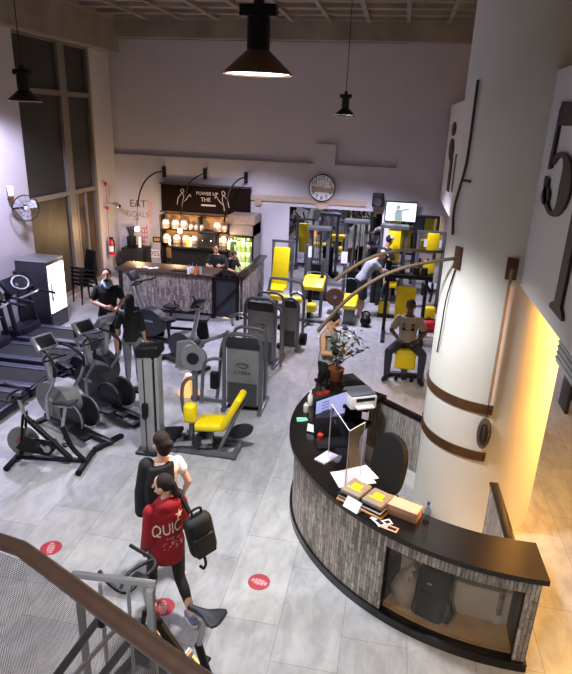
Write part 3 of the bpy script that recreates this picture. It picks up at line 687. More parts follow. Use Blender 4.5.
# lit fridge by the window
p = G(68, 322, 0); lf = thing('drinks_cooler', 'dark drinks cooler with brightly lit glass door by the left window', 'fridge', (-7.44, 11.36, 0), 0)
cw, cdp, chh = .36, .34, 1.50
part('cabinet', MB().box((0, 0, chh/2), (2*cw, 2*cdp, chh), bev=.015), M('speckled_dark_cabinet', '2a2a31', .4, noise=.4, ns=30), lf)
part('top_panel', MB().box((0, 0, chh+.012), (2*cw+.02, 2*cdp+.02, .024), bev=.006), SIL, lf)
part('lit_door', MB().box((cw+.012, 0, chh*.60), (.03, 2*cdp-.08, chh*.70)), M('cooler_light', 'eef4ea', .4, emit=1.8), lf, 'bright lit glass door')
part('kick_panel', MB().box((cw+.01, 0, .17), (.02, 2*cdp-.06, .3)), M('dark_kick', '30333a', .5), lf)
part('handle', MB().box((cw+.045, -.26, chh*.6), (.03, .03, .5)), SIL, lf)
for k in range(4): part('shelf_shadow', MB().box((cw+.029, 0, .45+k*.26), (.006, 2*cdp-.1, .02)), SIL, lf)
point((-6.75, 11.4, 1.0), 8, (.92, 1, .96), .2)
# stacked chairs
def stack_chair(z, lbl):
    t = thing('stacked_chair', lbl, 'chair', (-7.45, 13.15, z), R(150), 'stacked dark chairs by the window')
    part('seat', MB().box((0, 0, .45), (.42, .42, .04), (R(14), 0, 0), .012), BLK, t)
    part('backrest', MB().box((0, -.24, .72), (.40, .04, .36), (R(14), 0, 0), .012), BLK, t)
    for x in (-.2, .2):
        part('leg', MB().beam((x, .2, 0), (x, .16, .48), .025, .025), DGR, t); part('leg', MB().beam((x, -.26, 0), (x, -.2, .58), .025, .025), DGR, t)
    return t
for k in range(5): stack_chair(k*.10 if k else 0, ('bottom', 'second lowest', 'middle', 'second highest', 'topmost')[k]+' dark chair of the stack by the left window')
# pilaster fittings
p = AY(104.5, 205, 16.3); t = thing('security_camera', 'grey security camera on an arm high on the corner pilaster', 'camera', (XL+.15, 16.0, p.z+.1))
part('arm', MB().cyl((-.16, 0, 0), (.16, -.1, 0), .02), SIL, t); part('body', MB().beam((.08, -.06, .02), (.30, -.2, -.03), .1, .1, .015), SIL, t); part('lens', MB().cyl((.30, -.2, -.03), (.325, -.216, -.036), .04), BLK, t)
t = thing('pull_cord', 'thin alarm cord with red balls hanging on the corner pilaster', 'cord', (XL+.10, 15.75, 2.35))
part('cord', MB().cyl((0, 0, -1.5), (0, 0, .35), .008), M('red_cord', '8e2a22', .6), t)
for z in (.28, -.38): part('ball', MB().sph((0, 0, z), .055, 12), M('red_plastic', 'b3211c', .4), t)
part('hook', MB().box((-.05, 0, .36), (.12, .03, .03)), SIL, t)
t = thing('fire_extinguisher', 'red fire extinguisher hanging on the corner pilaster', 'extinguisher', (XL+.16, 15.75, .62))
part('cylinder', MB().lathe([(.02, 0), (.085, .02), (.085, .38), (.05, .45), (.03, .47)], n=18), M('extinguisher_red', 'b81d18', .3), t); part('label', MB().lathe([(.0865, .12), (.0865, .28)], n=18), WHT, t)
part('valve', MB().box((0, 0, .50), (.1, .04, .06)), BLK, t); part('hose', MB().tube([(.03, -.03, .49), (.11, -.05, .4), (.1, -.05, .12)], .014, 6, smooth=5), BLK, t)
t = thing('waste_bin', 'small black bin on the floor below the fire extinguisher', 'bin', (XL+.5, 15.7, 0))
part('body', MB().lathe([(.14, 0), (.18, .45), (.17, .45), (.13, .02)], n=20), BLK, t); part('lid', MB().lathe([(.185, .45), (.1, .5), (.01, .51)], n=20), BLK, t)

# ------------------------------------------------------------------ on the reception desk
ZD = 1.05
def at(px, py, z=ZD): return G(px, py, z)
def spin(o, deg): o.rotation_euler = (0, 0, R(deg)); return o
# monitor on work top
p = at(333, 430, .76); t = thing('computer_monitor', 'computer monitor with bright bluish page facing into the desk', 'monitor', (p.x, p.y, .76), R(122))
p_scr = at(331, 411, 1.02)
qa, qb = at(317, 424, .92), at(344, 414, .92); t.location = ((qa.x+qb.x)/2+.02, (qa.y+qb.y)/2, .76); t.rotation_euler = (0, 0, math.atan2(qb.y-qa.y, qb.x-qa.x))
part('base', MB().box((0, .06, .008), (.22, .17, .016), bev=.005), BLK, t); part('stand', MB().box((0, .08, .12), (.05, .03, .24)), BLK, t)
part('bezel', MB().box((0, .06, .31), (.54, .035, .33), bev=.006), BLK, t)
sc_ = part('screen', MB().box((0, .04, .31), (.51, .006, .30)), M('screen_blue', 'a9b0e6', .3, emit=.62), t, 'bright bluish white screen')
for k in range(6): part('text_line', MB().box((-.10, .036, .42-k*.04), (.12, .002, .012)), M('screen_text', '5f6db8', .4, emit=.3), sc_)
# printer
p = at(360, 398, 1.12); t = thing('printer', 'white office printer with dark top at the far end of the desk', 'printer', (p.x, p.y-.05, ZD), R(-18))
t.location = tuple(at(359, 404)); t.scale = (.86,)*3; t.rotation_euler = (0, 0, R(28))
part('body', MB().box((0, 0, .10), (.42, .34, .20), bev=.02), WHT, t); part('scanner_lid', MB().box((0, .01, .215), (.40, .32, .03), bev=.01), M('printer_lid', '6e727c', .35), t)
part('paper_tray', MB().box((0, -.2, .05), (.28, .12, .02)), WHT, t); part('panel', MB().box((.02, -.172, .15), (.3, .01, .05)), BLK, t)
t = thing('desk_phone', 'black telephone lying on the inner work surface', 'phone', tuple(at(352, 415, .76)), R(30))
part('base', MB().box((0, 0, .03), (.2, .2, .05), (R(8), 0, 0), .01), BLK, t); part('handset', MB().beam((-.07, -.09, .075), (-.07, .09, .085), .045, .035, .012), BLK, t)
p = at(333, 441, .95); t = thing('laptop', 'open black laptop lying flat on the desk in front of the monitor', 'laptop', (p.x-.02, p.y, ZD), R(20))
t.location = tuple(at(331, 443)); part('base', MB().box((0, 0, .012), (.36, .26, .02), bev=.006), BLK, t); part('lid', MB().box((0, .14, .12), (.36, .015, .24), (R(-18), 0, 0), .005), BLK, t); part('keys', MB().box((0, -.01, .024), (.32, .15, .006)), DGR, t)
# acrylic shield
AC = glass_mat('acrylic', 'e6eaf2', .25); EDGE = M('acrylic_edge', 'c9cfdf', .2)
t = thing('acrylic_shield', 'folded clear acrylic sneeze shield standing on the counter top', 'shield', tuple(at(338, 470)))
lo = V(t.location); q = [at(328, 458), at(345, 488), at(360, 478)]
for a, b in ((q[0], q[1]), (q[1], q[2])):
    a, b = a-lo, b-lo; u = (b-a).normalized()
    m = part('sheet', MB().beam(a+V((0, 0, .33)), b+V((0, 0, .33)), .64, .008, upv=V((-u.y, u.x, 0))), AC, t)
    m.data.update()
    for s_, e_ in ((a, a+V((0, 0, .65))), (b, b+V((0, 0, .65))), (a+V((0, 0, .65)), b+V((0, 0, .65)))): part('edge', MB().cyl(s_, e_, .005, n=6), EDGE, t)
PAP = M('white_paper', 'f0f0f0', .8)
def flat(name, lbl, px, py, w, d, h, deg, mat, cat, z=ZD, grp=None):
    p = at(px, py, z); return p, thing(name, lbl, cat, (p.x, p.y, z), R(deg), grp)
p, t = flat('paper_sheet', 'large sheets of white paper on the inner desk beside the black chair', 353, 478, .3, .4, .01, 25, PAP, 'paper')
part('sheet', MB().box((0, 0, .004), (.40, .28, .006)), PAP, t); part('sheet', MB().box((.05, .03, .01), (.38, .26, .005), (0, 0, .15)), PAP, t)
p, t = flat('brochure_tray', 'wooden tray holding two grey packs with yellow print on the counter', 366, 503, .3, .4, .05, -28, PAP, 'tray')
part('board', MB().box((0, 0, .012), (.50, .30, .02), bev=.004), M('tan_board', 'a9794a', .6), t)
for k in range(3): part('magazine', MB().box((-.01*k, .01, .03+k*.016), (.47, .27, .013), (0, 0, .03*(k-1))), [BLK, PAP, DGR][k], t)
for i, x in enumerate((-.12, .12)):
    p2 = (t.matrix_basis @ V((x, 0, .078)))
    pk = thing('towel_pack', ('left', 'right')[i]+' of two grey packs with yellow print lying on the tray', 'pack', tuple(p2), R(-28), 'grey packs with yellow print')
    part('pack_body', MB().box((0, 0, .025), (.22, .25, .05), bev=.018), M('grey_pack', '857a6c', .6), pk)
    part('yellow_print', MB().box((0, .02, .051), (.10, .07, .003)).box((.0, -.04, .051), (.15, .025, .003)), YEL, pk)
p, t = flat('card_stand', 'small white card propped on the counter edge below the grey packs', 352, 510, .1, .1, .1, -35, PAP, 'card')
part('card', MB().box((0, 0, .06), (.17, .006, .11), (R(-40), 0, 0)), PAP, t); part('foot', MB().box((0, .04, .008), (.15, .08, .012)), PAP, t)
p, t = flat('tan_box', 'tan cardboard box lying on the counter right of the grey packs', 402, 514, .3, .2, .1, -22, PAP, 'box')
part('box_body', MB().box((0, 0, .05), (.33, .15, .10), bev=.006), M('tan_card', 'b58a68', .7), t); part('lid', MB().box((0, .0, .105), (.335, .155, .012), bev=.003), M('pink_tan_card', 'd3ad92', .7), t); part('end_label', MB().box((-.166, 0, .05), (.004, .1, .06)), DGR, t)
for i, (px, py, dg, c) in enumerate(((384, 523, 30, 'e8e4e0'), (390, 528, -20, 'd8a48c'), (378, 521, -45, 'cfd6dc'))):
    p, t = flat('flyer', ('white flyer, middle of three fanned on the counter', 'pinkish flyer nearest the counter edge', 'pale blue flyer behind two others on the counter')[i], px, py, .1, .1, .01, dg, PAP, 'flyer', ZD+i*.003, 'flyers on the counter')
    part('sheet', MB().box((0, 0, .0015), (.15, .075, .0025)), M('flyer_'+c, c, .6), t); part('print', MB().box((.02, 0, .003), (.08, .04, .001)), DGR, t)
p = at(426, 522); t = bottle('clear plastic water bottle with blue cap on the counter', (p.x, p.y, ZD), .22, .033, glass_mat('bottle_plastic', 'dfe6ee', .5), None, M('blue_cap', '2d3f8f', .4))
for i, (px, py, c, h, l) in enumerate(((310, 405, 'e9e9e6', .2, 'white pump bottle on the far left of the counter'), (306, 412, 'd7d3c9', .16, 'cream bottle next to the white pump bottle'), (311, 400, 'a03528', .12, 'red lidded bottle behind the white pump bottle'), (320, 441, 'b92b24', .14, 'red bottle on the counter beside the monitor'))):
    p = at(px, py); bottle(l, (p.x, p.y, ZD), h, .035, M('bot_'+c, c, .4), 'small bottles on the counter', BLK if i else WHT)
p, t = flat('green_cloth', 'small mint green cloth at the outer left edge of the counter', 302, 420, .1, .1, .01, 20, PAP, 'cloth')
part('cloth', MB().prism([(-.07, -.04), (.0, -.05), (.07, -.03), (.06, .04), (-.06, .05)], 0, .012), M('mint', '7fd0ae', .8), t); part('fold', MB().box((0, 0, .016), (.1, .03, .01)), M('mint'), t)
p, t = flat('small_clock', 'small black framed card display on the counter beside the mint cloth', 311, 432, .1, .1, .1, -15, PAP, 'display')
part('frame', MB().box((0, 0, .06), (.12, .02, .12), (R(-15), 0, 0)), BLK, t); part('card', MB().box((0, -.012, .06), (.09, .004, .09), (R(-15), 0, 0)), PAP, t)
p, t = flat('folder', 'pale folder lying on the counter by the laptop', 326, 458, .1, .1, .01, 60, PAP, 'folder'); part('cover', MB().box((0, 0, .008), (.24, .14, .014)), M('folder_lilac', 'b9b8d2', .6), t); part('label', MB().box((.02, 0, .016), (.1, .05, .002)), PAP, t)
# plant
p = at(338, 372); pl = thing('potted_plant', 'leafy potted plant in an orange clay pot on the far end of the desk', 'plant', (-.86, 7.62, ZD))
pl.scale = (1.3, 1.3, 1.3); pl.location = (at(335.5, 381, ZD).x, at(335.5, 381, ZD).y, ZD)
part('pot', MB().lathe([(.05, 0), (.065, .02), (.085, .13), (.09, .15), (.078, .15), (.02, .12)], n=20), M('terracotta_orange', '74401f', .5), pl)
rnd = random.Random(3); stem = MB()
LEAF = M('dark_green_leaf', '2c3329', .45, noise=.3); LEAF2 = M('pale_leaf', '9aa39a', .45)
ends = []
stems = [(-.08, .02, .42), (.02, -.02, .5), (.12, .0, .44), (.22, .06, .40), (.28, -.04, .30), (-.02, .08, .36), (.17, -.05, .52)]
for i, (x, y, z) in enumerate(stems):
    pts = [V((0, 0, .12)), V((x*.3, y*.3, .12+z*.5)), V((x, y, .1+z))]
    part('stem', MB().tube(pts, .005, 5, smooth=4), M('stem_brown', '4d4030', .7), pl); ends.append(catmull(pts, 6))
for i in range(92):
    c = ends[i % len(ends)]; q = c[rnd.randint(5, len(c)-1)]+V((rnd.gauss(0, .04), rnd.gauss(0, .04), rnd.gauss(0, .035)))
    m = MB(); w, l = rnd.uniform(.013, .022), rnd.uniform(.035, .06); ro = Euler((rnd.uniform(-1, 1), rnd.uniform(-1, 1), rnd.uniform(0, 6))).to_matrix()
    ids = []
    for zz in (0, .003):
        ids.append([m.bm.verts.new(q+ro @ V(v)) for v in ((0, -l, zz), (w, -l*.2, zz+.008), (w*.8, l*.4, zz+.008), (0, l, zz), (-w*.8, l*.4, zz+.008), (-w, -l*.2, zz+.008))])
    m.bm.faces.new(ids[0][::-1]); m.bm.faces.new(ids[1])
    for k in range(6): m.bm.faces.new((ids[0][k], ids[0][(k+1) % 6], ids[1][(k+1) % 6], ids[1][k]))
    part('leaf', m, LEAF if rnd.random() < .72 else LEAF2, pl, smooth=0)
for i, (px, py, l) in enumerate(((320, 394, 'tall dark stemmed vase with a red base at the left of the plant'), (326, 392, 'second dark stemmed vase between the plant and the tall one'))):
    p = at(px, py); t = thing('stemmed_vase', l, 'vase', (p.x, p.y, ZD), group='stemmed vases by the plant')
    part('foot', MB().lathe([(.055, 0), (.05, .015), (.012, .03)], n=18), M('red_glaze', '8c2a20', .3), t); part('stem', MB().cyl((0, 0, .02), (0, 0, .18), .009), BLK, t)
    part('bowl', MB().lathe([(.01, .17), (.045, .22), (.05, .28), (.04, .32), (.035, .31), (.03, .2)], n=18), BLK, t)
# swivel chair
p = G(380, 520, 0); ch = thing('swivel_chair', 'black swivel office chair inside the reception desk', 'chair', (at(380, 470, .82).x-.08, at(380, 470, .82).y-.1, 0), rotz_to(-.75, -.66))
part('seat', MB().box((0, 0, .47), (.48, .46, .09), bev=.035, seg=3), BLK, ch)
bk = MB(); bpo = [(.25*math.copysign(abs(math.cos(2*PI*k/32))**.7, math.cos(2*PI*k/32)), .36*math.copysign(abs(math.sin(2*PI*k/32))**.8, math.sin(2*PI*k/32))) for k in range(32)]
bk.prism(bpo, -.035, .035, T((0, -.23, .88)) @ RX(R(8)) @ FACE_S); part('backrest', bk, M('black_mesh_fabric', '0f0f12', .9), ch)
part('gas_post', MB().cyl((0, 0, .1), (0, 0, .44), .028), DGR, ch)
part('back_post', MB().beam((0, -.2, .44), (0, -.25, .66), .06, .02), BLK, ch)
for x in (-.28, .28): part('armrest', MB().tube([(x, .02, .46), (x*1.05, .02, .64), (x*1.05, .14, .66), (x*1.05, -.14, .66)], .018, 6), BLK, ch)
for k in range(5):
    a = 2*PI*k/5; l_ = part('base_leg', MB().beam((0, 0, .1), (.27*math.cos(a), .27*math.sin(a), .07), .045, .03), BLK, ch); part('caster', MB().sph((.27*math.cos(a), .27*math.sin(a), .03), .03, 10), BLK, l_)
p = G(404, 500, .5); st = thing('round_stool', 'round brown topped stool inside the desk behind the tan box', 'stool', (.62, 5.12, 0))
part('seat', MB().lathe([(.01, .60), (.19, .60), (.21, .62), (.21, .65), (.19, .67), (.01, .67)], n=28), M('brown_stool_top', '7a6046', .5), st)
part('post', MB().cyl((0, 0, .03), (0, 0, .6), .025), SIL, st); part('foot', MB().lathe([(.2, 0), (.19, .025), (.03, .04)], n=24), SIL, st)
# things in the niche
def ring_pt(a, r, z): return (DX+r*math.cos(R(a)), DY+r*math.sin(R(a)), z)
bp_ = thing('black_backpack', 'black backpack standing in the glazed niche of the reception desk', 'backpack', ring_pt(250.4, DR-.19, .13), R(-19))
BPM = M('black_nylon', '121315', .75, bump=.2, ns=40)
part('bag_body', MB().box((0, 0, .27), (.31, .15, .54), (R(-6), R(4), 0), .05, 3), BPM, bp_); part('front_pocket', MB().box((.0, -.085, .18), (.24, .05, .28), (R(-6), R(4), 0), .02), BPM, bp_)
part('handle', MB().tube([(-.04, .02, .53), (-.03, .02, .57), (.05, .02, .57), (.06, .02, .53)], .01, 6), BPM, bp_); part('strap', MB().tube([(.13, .03, .3), (.19, -.02, .16), (.16, -.06, .04)], .02, 6, smooth=4), BPM, bp_); part('logo_tag', MB().box((-.02, -.09, .43), (.04, .006, .015)), SIL, bp_)
gb = MB(); rnd = random.Random(5)
bmesh.ops.create_icosphere(gb.bm, subdivisions=3, radius=1)
for v in gb.bm.verts:
    n_ = 1+.10*math.sin(v.co.x*9+v.co.z*5)*math.cos(v.co.y*8+v.co.z*3)+rnd.uniform(-.03, .03); v.co = V((v.co.x*.155*n_*(1-.35*max(0, v.co.z)), v.co.y*.10*n_, max(-.72, v.co.z)*.24*n_+.17))
gt = thing('plastic_bag', 'crumpled translucent grey plastic bag left of the backpack in the niche', 'bag', ring_pt(244.0, DR-.20, .13), R(-25))
part('bag_body', gb, M('grey_plastic_film', 'a89e93', .3, noise=.25, ns=9), gt); part('twisted_neck', MB().tube([(0, 0, .36), (.02, 0, .43), (.06, .01, .47)], .03, 7, rr=(.03, .05)), M('grey_plastic_film'), gt)
# ------------------------------------------------------------------ gym machines
def rlegs(t, name, pts, r, mat, label=None):
    for a, b in pts: part(name, MB().cyl(a, b, r), mat, t, label)
# treadmills: front at -x
def make_treadmill(lbl, loc):
    t = thing('treadmill', lbl, 'treadmill', loc, 0, 'treadmills facing the left wall')
    part('deck', MB().box((.05, 0, .12), (1.75, .86, .14), bev=.03), BLU, t)
    part('belt', MB().box((.08, 0, .198), (1.55, .50, .012)), M('running_belt', '0c0c10', .8), t)
    for y in (-.34, .34): part('side_rail', MB().box((.08, y, .205), (1.6, .16, .03), bev=.008), M('blue_grey_rail', '3a3b4c', .4), t)
    part('motor_hood', MB().box((-.86, 0, .20), (.46, .78, .26), (0, R(-8), 0), .06), BLU, t)
    for y in (-.37, .37):
        part('upright', MB().beam((-.72, y, .2), (-.86, y, 1.12), .10, .06, .02), BLU, t)
        part('handrail', MB().tube([(-.80, y, 1.02), (-.55, y, 1.0), (-.25, y, .96)], .028, 8, smooth=4), BLU, t)
    cn = part('console', MB().box((-.84, 0, 1.20), (.10, .86, .36), (0, R(-38), 0), .04), BLU, t)
    part('screen', MB().box((-.795, 0, 1.23), (.03, .40, .24), (0, R(-38), 0), .02), M('console_screen', '20232b', .2), cn)
    ro = Euler((0, R(-38), 0)).to_matrix(); c0 = V((-.77, 0, 1.235))
    part('screen_frame', MB().tube([c0+ro @ V((0, .22*math.cos(a)*(1+.12*math.cos(a)**2), .15*math.sin(a))) for a in [2*PI*k/20 for k in range(20)]], .018, 6, closed=True), M('pale_grey_trim', 'a9abb3', .4), cn)
    part('front_bar', MB().tube([(-.62, -.36, 1.0), (-.56, -.15, 1.02), (-.56, .15, 1.02), (-.62, .36, 1.0)], .022, 8, smooth=3), SIL, t)
    return t
tr = make_treadmill('nearest dark treadmill at the lower left, closest to the spin bike', (-6.5, 7.42, 0))
for y, l in ((8.36, 'second nearest dark treadmill of the row by the left wall'), (9.37, 'third dark treadmill of the row, beside the two elliptical trainers'), (10.38, 'farthest dark treadmill of the row, in front of the lit cooler')):
    dup(tr, (-6.5, y, 0), 0, l)
# elliptical trainers: front at -x
def elliptic(lbl, loc, rz, shroud, grp='elliptical trainers'):
    t = thing('elliptical_trainer', lbl, 'elliptical', loc, rz, grp); t.scale = (.97, .95, .90)
    PG = shroud
    part('base_beam', MB().box((.05, 0, .06), (1.55, .10, .07), bev=.02), DGR, t)
    for x, w in ((-.62, .5), (.74, .56)): part('stabilizer', MB().box((x, 0, .04), (.10, w, .07), bev=.025), BLK, t)
    po = []
    for k in range(26):
        a = 2*PI*k/26; po.append((.36*math.cos(a)*(1 if math.cos(a) < 0 else 1.25), .31*math.sin(a)))
    part('flywheel_housing', MB().prism(po, -.13, .13, T((-.38, 0, .48)) @ Matrix(((1, 0, 0, 0), (0, 0, 1, 0), (0, 1, 0, 0), (0, 0, 0, 1)))), PG, t)
    part('housing_badge', MB().box((-.42, -.135, .5), (.22, .006, .055), bev=.002), SIL, t)
    for s in (-1, 1):
        dc = part('crank_disc', MB().cyl((.12, s*.12, .34), (.12, s*.16, .34), .27, n=30), DGR, t)
        part('disc_rim', MB().tube([(.12+.265*math.cos(2*PI*k/28), s*.165, .34+.265*math.sin(2*PI*k/28)) for k in range(28)], .014, 6, closed=True), PG, dc)
        pd = part('pedal_arm', MB().beam((.25, s*.22, .28+.06*s), (-.42, s*.22, .2), .045, .07, .01), DGR, t)
        part('foot_pedal', MB().box((.42, s*.24, .30+.10*s), (.40, .17, .05), (0, R(-8*s), 0), .02), BLK, pd)
        part('swing_arm', MB().tube([(-.30, s*.25, .22), (-.28, s*.26, .6), (-.12, s*.27, .85), (-.02, s*.27, 1.06)], .026, 8, smooth=5), SIL, t, 'silver lower swing arm')
        part('hand_grip', MB().tube([(-.02, s*.27, 1.06), (-.02, s*.26, 1.25), (-.22, s*.20, 1.38), (-.34, s*.18, 1.39)], .024, 8, smooth=5), BLK, t, 'black curved hand grip')
    part('mast', MB().beam((-.46, 0, .7), (-.58, 0, 1.34), .09, .11, .02), SIL, t)
    cn = part('console', MB().box((-.56, 0, 1.43), (.10, .36, .26), (0, R(-40), 0), .025), SIL, t, 'silver framed console')
    part('screen', MB().box((-.52, 0, 1.455), (.03, .28, .20), (0, R(-40), 0), .01), BLK, cn)
    part('fixed_handle', MB().tube([(-.52, .0, 1.22), (-.40, .16, 1.2), (-.30, .17, 1.22), (-.28, .0, 1.24), (-.30, -.17, 1.22), (-.40, -.16, 1.2), (-.52, 0, 1.22)], .017, 8, smooth=4), BLK, t)
    return t
    return t
f, b = G(46, 421), G(101, 446); ez = math.atan2(b.y-f.y, b.x-f.x)
SHR = M('grey_machine_shroud', '6d6e6c', .45); SHD = M('dark_machine_shroud', '222327', .45)
elliptic('nearer grey elliptical trainer behind the spin bike', ((f.x+b.x)/2, (f.y+b.y)/2+.1, 0), ez, SHR)
elliptic('second elliptical trainer with dark housing behind the grey one', ((f.x+b.x)/2+.22, (f.y+b.y)/2+.86, 0), ez, SHD)
elliptic('third elliptical trainer, turned the other way in front of the man in the black tee', (-4.95, 8.72, 0), ez+PI, SHD).scale = (.85, .95, .9)
# spin bikes: front at -x
def spinbike(lbl, loc, rz, hub):
    t = thing('spin_bike', lbl, 'exercise bike', loc, rz, 'spin bikes'); t.scale = (.93, .93, .93)
    for x in (-.52, .52):
        sb = part('stabilizer', MB().box((x, 0, .05), (.075, .56, .06), bev=.015), BLK, t)
        for y in (-.27, .27): part('foot', MB().cyl((x, y-.02, .045), (x, y+.02, .045), .045), RUB, sb)
    part('base_rail', MB().box((0, 0, .075), (1.04, .06, .06), bev=.01), BLK, t)
    part('main_frame', MB().tube([(-.30, 0, .74), (.0, 0, .42), (.30, 0, .10)], .042, 10, smooth=4), BLK, t)
    part('rear_stay', MB().tube([(.50, 0, .09), (.33, 0, .30), (.22, 0, .62)], .036, 10, smooth=4), BLK, t)
    for y in (-.055, .055): part('fork', MB().beam((-.30, y, .80), (-.42, y, .10), .05, .025, .006), BLK, t)
    fw_ = part('flywheel', MB().lathe([(.03, -.02), (.235, -.02), (.24, 0), (.235, .02), (.03, .02)], (-.37, 0, .34), 36, Matrix(((1, 0, 0), (0, 0, -1), (0, 1, 0)))), M('flywheel_grey', '7c7a76', .3, .7), t)
    part('hub', MB().cyl((-.37, -.035, .34), (-.37, .035, .34), .09, n=20), M(hub[0], hub[1], .4), fw_)
    part('chain_guard', MB().prism([(-.45, .28), (-.30, .46), (.06, .42), (.14, .30), (.04, .18), (-.35, .22)], -.012, .012, T((0, -.085, 0)) @ FACE_S), BLK, t)
    part('crank', MB().cyl((.02, -.13, .30), (.02, .13, .30), .05), SIL, t)
    for s in (-1, 1):
        ca = part('crank_arm', MB().beam((.02, s*.13, .30), (.02+.12*s, s*.13, .30-.10*s), .03, .018), SIL, t)
        part('pedal', MB().box((.02+.12*s, s*.19, .30-.10*s), (.10, .10, .03), bev=.008), BLK, ca)
    part('seat_post', MB().cyl((.22, 0, .58), (.30, 0, .93), .024), SIL, t, 'chrome seat post')
    part('seat_slide', MB().box((.30, 0, .945), (.20, .04, .03)), SIL, t)
    sd = [(-.16, 0, .0)]
    m = MB(); rings = []
    for x, w, z in ((-.17, .022, 0), (-.08, .03, .005), (.0, .05, .005), (.08, .105, .01), (.13, .115, .02), (.16, .085, .03)):
        rings.append([(.30+x, w*math.cos(2*PI*k/14), .985+z+.03*math.sin(2*PI*k/14)) for k in range(14)])
    part('saddle', m.loft(rings), M('saddle_black', '1d1e26', .5), t)
    part('handlebar_post', MB().cyl((-.30, 0, .72), (-.36, 0, 1.02), .026), SIL, t, 'chrome handlebar post')
    part('handlebar_block', MB().box((-.38, 0, 1.05), (.14, .08, .06), bev=.01), BLK, t)
    for s in (-1, 1): part('handlebar', MB().tube([(-.36, 0, 1.06), (-.36, s*.16, 1.06), (-.42, s*.22, 1.08), (-.58, s*.21, 1.12), (-.66, s*.19, 1.16)], .018, 8, smooth=4), BLK, t)
    part('cross_bar', MB().tube([(-.42, -.21, 1.08), (-.5, 0, 1.07), (-.42, .21, 1.08)], .016, 8, smooth=3), BLK, t)
    part('tension_knob', MB().sph((-.19, 0, .67), .03, 10), RUB, t)
    return t
f, b = G(14, 461), G(76, 465)
spinbike('black spin bike with rust coloured flywheel hub at the lower left', ((f.x+b.x)/2+.08, (f.y+b.y)/2+.02, 0), math.atan2(b.y-f.y, b.x-f.x), ('rust_hub', '8a4a34'))
f, b = G(132, 563, 1.1), G(210, 608, 1.0); u_ = V((b.x-f.x, b.y-f.y, 0)).normalized()
spinbike('black spin bike in the foreground beside the woman in the red sweater', (b.x-u_.x*.32, b.y-u_.y*.32, 0), math.atan2(u_.y, u_.x), ('steel_hub', '8b8b8c'))
# upright bike in front of the bar
def upright_bike(lbl, loc, rz):
    t = thing('upright_bike', lbl, 'exercise bike', loc, rz, 'dark exercise bikes before the bar')
    part('base', MB().box((0, 0, .05), (1.1, .10, .07), bev=.02), DGR, t)
    for x in (-.5, .5): part('stabilizer', MB().box((x, 0, .04), (.09, .52, .07), bev=.02), BLK, t)
    po = [(.33*math.cos(2*PI*k/24)*(1.2 if math.cos(2*PI*k/24) > 0 else 1), .30*math.sin(2*PI*k/24)) for k in range(24)]
    part('housing', MB().prism(po, -.11, .11, T((-.15, 0, .42)) @ Matrix(((1, 0, 0, 0), (0, 0, 1, 0), (0, 1, 0, 0), (0, 0, 0, 1)))), SHD, t)
    part('badge', MB().box((-.1, -.115, .46), (.2, .006, .04)), SIL, t)
    part('mast', MB().tube([(-.30, 0, .60), (-.42, 0, .95), (-.50, 0, 1.28)], .04, 8, smooth=4), SIL, t)
    cn = part('console', MB().box((-.50, 0, 1.36), (.07, .28, .2), (0, R(-35), 0), .02), DGR, t)
    for s in (-1, 1):
        part('handlebar', MB().tube([(-.46, 0, 1.22), (-.40, s*.22, 1.22), (-.20, s*.24, 1.28), (-.10, s*.22, 1.36)], .018, 8, smooth=4), BLK, t)
        part('pedal', MB().box((-.15+.15*s, s*.2, .36-.08*s), (.14, .1, .03), bev=.008), BLK, t)
    part('seat_post', MB().cyl((.32, 0, .3), (.40, 0, .80), .03), DGR, t)
    part('saddle', MB().box((.40, 0, .83), (.28, .24, .08), bev=.035, seg=3), BLK, t)
    return t
p = G(152, 345); upright_bike('silver masted upright bike in front of the bar cladding', (p.x, p.y+.25, 0), R(-12))
p = G(190, 372); upright_bike('dark exercise bike with rounded housing left of the weight machine', (p.x-.25, p.y+.25, 0), R(150))
# low dark bench in front of bar
p = G(176, 342); t = thing('flat_bench', 'dark flat bench standing before the bar gate', 'bench', (p.x, p.y+.3, 0), R(4))
part('pad', MB().box((0, 0, .46), (1.25, .30, .07), bev=.02), M('dark_pad', '1f1f22', .6), t)
for x in (-.5, .5): part('leg', MB().beam((x*.9, 0, .43), (x, 0, .0), .06, .25), BLK, t)
part('rail', MB().box((0, 0, .2), (.95, .05, .05)), BLK, t)
# silver cable post
post = thing('cable_column', 'tall silver cable machine column with black cap left of centre', 'weight machine', (-3.05, 6.92, 0), R(0)); post.scale = (.82, .85, 1)
part('column', MB().box((-.04, 0, .75), (.26, .26, 1.46), bev=.02), M('brushed_silver', '9a9c9a', .35, .5), post)
part('slot_cover', MB().box((.115, -.0, .80), (.06, .22, 1.2), bev=.008), BLK, post)
part('edge_rail', MB().box((.16, -.03, .75), (.05, .22, 1.46), bev=.01), M('brushed_silver'), post)
part('groove', MB().box((-.06, -.132, .75), (.02, .01, 1.4)), DGR, post)
part('cap', MB().box((.01, 0, 1.55), (.42, .32, .16), (0, R(-8), 0), .05, 3), BLK, post)
part('base', MB().box((0, 0, .02), (.5, .42, .04), bev=.01), DGR, post)
k_ = part('pulley_bracket', MB().box((-.05, -.16, .72), (.1, .07, .16), bev=.02), BLK, post); part('pulley', MB().cyl((-.05, -.20, .62), (-.05, -.15, .62), .05), BLK, k_)
